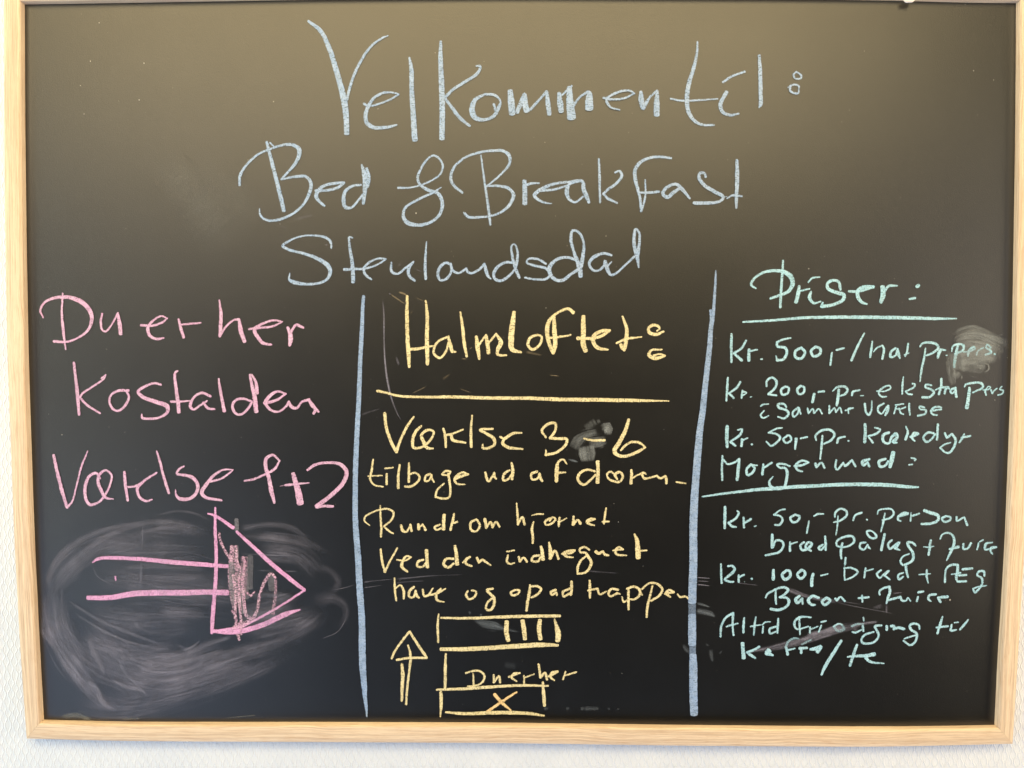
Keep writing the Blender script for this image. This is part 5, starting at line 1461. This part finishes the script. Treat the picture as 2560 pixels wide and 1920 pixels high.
('chalk_word','mint','partly smeared mint chalk word adgang',"""
253.3,-204.4,1.55 257.4,-202.2,1.86 260.2,-202.9,1.4
a0.35 260.2,-202.9,2.02 261.7,-206.5,2.64 256.8,-207.9,2.64 254,-205.1,1.86
268.4,-208.8,1.42 271,-209.4,1.94 275.6,-207,1.42
276.7,-204,1.94 277.3,-208.2,1.81
a0.5 268,-204.1,1.94 272.6,-202.3,1.94 277.2,-202.3,1.68
a0.7 277,-197,1.55 277.3,-199.6,1.68
291.7,-203.4,1.81 286.5,-204,2.33 288.3,-208.1,2.2 289.5,-211,2.07 287.3,-215.8,2.07 282.2,-218.1,2.07 277,-217.6,2.2 275.8,-215.2,1.94 278.5,-211.1,2.2 285.4,-208.7,1.81
295.7,-204,2.46 295.8,-206.9,2.2
299.2,-203.9,2.46 301.5,-203.9,2.84 301.5,-206.3,2.33 / 305,-205.1,2.46 309.6,-206.2,2.46
322,-206.2,1.55 321.1,-202.7,1.94 317,-201.8,2.2 314.2,-203.3,2.33 315.4,-206.8,2.2 319.5,-209.7,2.33 319.4,-215,2.2 315.1,-219.2,1.94 309.3,-215.7,1.81
309.8,-214.2,1.42 313.8,-212.7,1.68 319,-211.2,1.55
"""),
('chalk_word','mint','mint chalk word til after adgang',"""
340.2,-196.1,1.55 338.6,-201.4,2.45 336.3,-209.7,1.94
335.5,-205,2.07 344.7,-203.7,1.94
347.6,-202.5,1.81 347.1,-207.3,2.45 351.2,-206.6,1.81
349.6,-200.8,1.29 352.7,-200.5,1.29
360.4,-198.4,1.42 358,-201.9,2.19 354.3,-206.3,2.07
"""),
('chalk_word','mint','partly smeared mint chalk word kaffe',"""
180.8,-218,3.09 182.1,-230.8,3.46
194.3,-221.2,2.18 191.1,-223.3,2.36 184.6,-225.8,2 / 187.9,-228.3,2.36 191.2,-230.4,2
202.4,-224.1,4.72 200,-226.6,3.27 204.1,-227.4,2.54 205.7,-228.2,1.64
215.8,-221.6,2 217.1,-227.3,2.54
217,-224,2 222.7,-222.4,1.63
a0.5 215.4,-221.6,2.36 217.7,-216.6,2.18 222.5,-214.1,2.18 225.8,-214.5,1.27
227.9,-222.3,2.36 228,-226.1,2.36
226.7,-222.3,2.54 232.4,-221.9,2.36
a0.5 228.3,-219,1.81 235.5,-215.3,1.63
234.8,-223.1,2.18 240.5,-222.3,3.99 243.7,-220.6,3.27 / 240.6,-225.6,3.27
"""),
('chalk_word','mint','mint chalk slash and word te',"""
259.8,-216,2.54 253.5,-226.3,2.9 247.3,-237.1,3.09 244.6,-243.8,2
272.4,-219.2,2.18 269.8,-227.1,2.9 267.1,-236.2,2.36
264.9,-229.2,1.63 273.8,-228.3,2.54 281.1,-227.9,3.08 286.8,-226.6,3.45
279.5,-229.5,2.54 282.9,-232.8,2.54 294.2,-234.3,1.27
"""),
]

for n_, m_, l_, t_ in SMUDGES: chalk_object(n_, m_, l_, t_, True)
for n_, m_, l_, t_ in STROKES: chalk_object(n_, m_, l_, t_, False)

# crumbs of chalk stuck to the board: nobody could count them
def build_specks():
    spots = [(-326.32, 270.25), (-333.88, 240.88), (-291.93, 239.31), (-342.16, 222.16), (-296.26, 211.05), (-291.75, 201.18), (-339.85, 200.28), (344.87, 283.32), (368.41, 225.92), (352.78, 232.94), (-190.95, 209.76), (-64.54, 247.05), (20.92, 178.27), (-109.34, 204.18), (228.39, 80.33), (7.01, 122.53), (29.59, 121.3), (69.19, 105.76), (-363.41, -51.96), (-373.56, -35.34), (-79.97, 123.43), (22.33, 49.4), (305.3, 43.51), (376.78, -22.5), (385.5, 10.96), (364.74, 2.42), (78.39, -67.76), (-323.68, -214.92), (-58.48, -97.01), (80.72, -120.69), (345.94, -182.71), (-93.96, -168.25), (321.89, -176.33), (-211.62, 164.69), (-187.07, 114.96), (110.99, 155.42), (188.11, 207.71)]
    verts, faces = [], []
    pts = [(x, y, .45+random.random()*.4) for x, y in spots]
    for _ in range(260):
        pts.append((random.uniform(-375, 375), random.uniform(-278, 278), random.uniform(.12, .32)))
    for x, y, r in pts:
        b = len(verts)
        k = random.uniform(1., 1.7); th = random.uniform(0, 3)
        for i in range(6):
            a = i*math.pi/3
            dx, dy = math.cos(a)*r*.6, math.sin(a)*r*.6*k
            verts.append(bp(x+dx*math.cos(th)-dy*math.sin(th)*.3, y+dx*math.sin(th)*.3+dy*math.cos(th), .02))
        verts.append(bp(x, y, .02+r*.6))
        faces += [(b+i, b+(i+1) % 6, b+6) for i in range(6)]
    me = bpy.data.meshes.new('chalk_crumbs')
    me.from_pydata(verts, [], faces)
    o = link('chalk_crumbs', me, plain('chalk_crumb', (.55, .53, .50), .9), board, 'tiny pale chalk crumbs scattered over the board')
    o['kind'] = 'stuff'
build_specks()

# drip of white filler hanging from the top rail
def build_drip():
    verts, faces = [], []
    cx_, cy_ = [(295.91, 283.9), (304.45, 283.88), (299.01, 282.09)][2]
    n, m = 14, 7
    for j in range(m):
        ph = math.pi/2*j/(m-1)
        for i in range(n):
            a = 2*math.pi*i/n
            rr = math.cos(ph)
            verts.append(bp(cx_+math.cos(a)*4.2*rr*(1+.12*math.sin(a*3)), cy_+1.8+math.sin(a)*1.9*rr*(1+.2*math.sin(a*2+1)), 5.2+1.3*math.sin(ph)))
    for j in range(m-1):
        for i in range(n):
            faces.append((j*n+i, j*n+(i+1) % n, (j+1)*n+(i+1) % n, (j+1)*n+i))
    me = bpy.data.meshes.new('filler_drip')
    me.from_pydata(verts, [], faces)
    for p in me.polygons: p.use_smooth = True
    link('filler_drip', me, PUTTY, rails['top'])
build_drip()
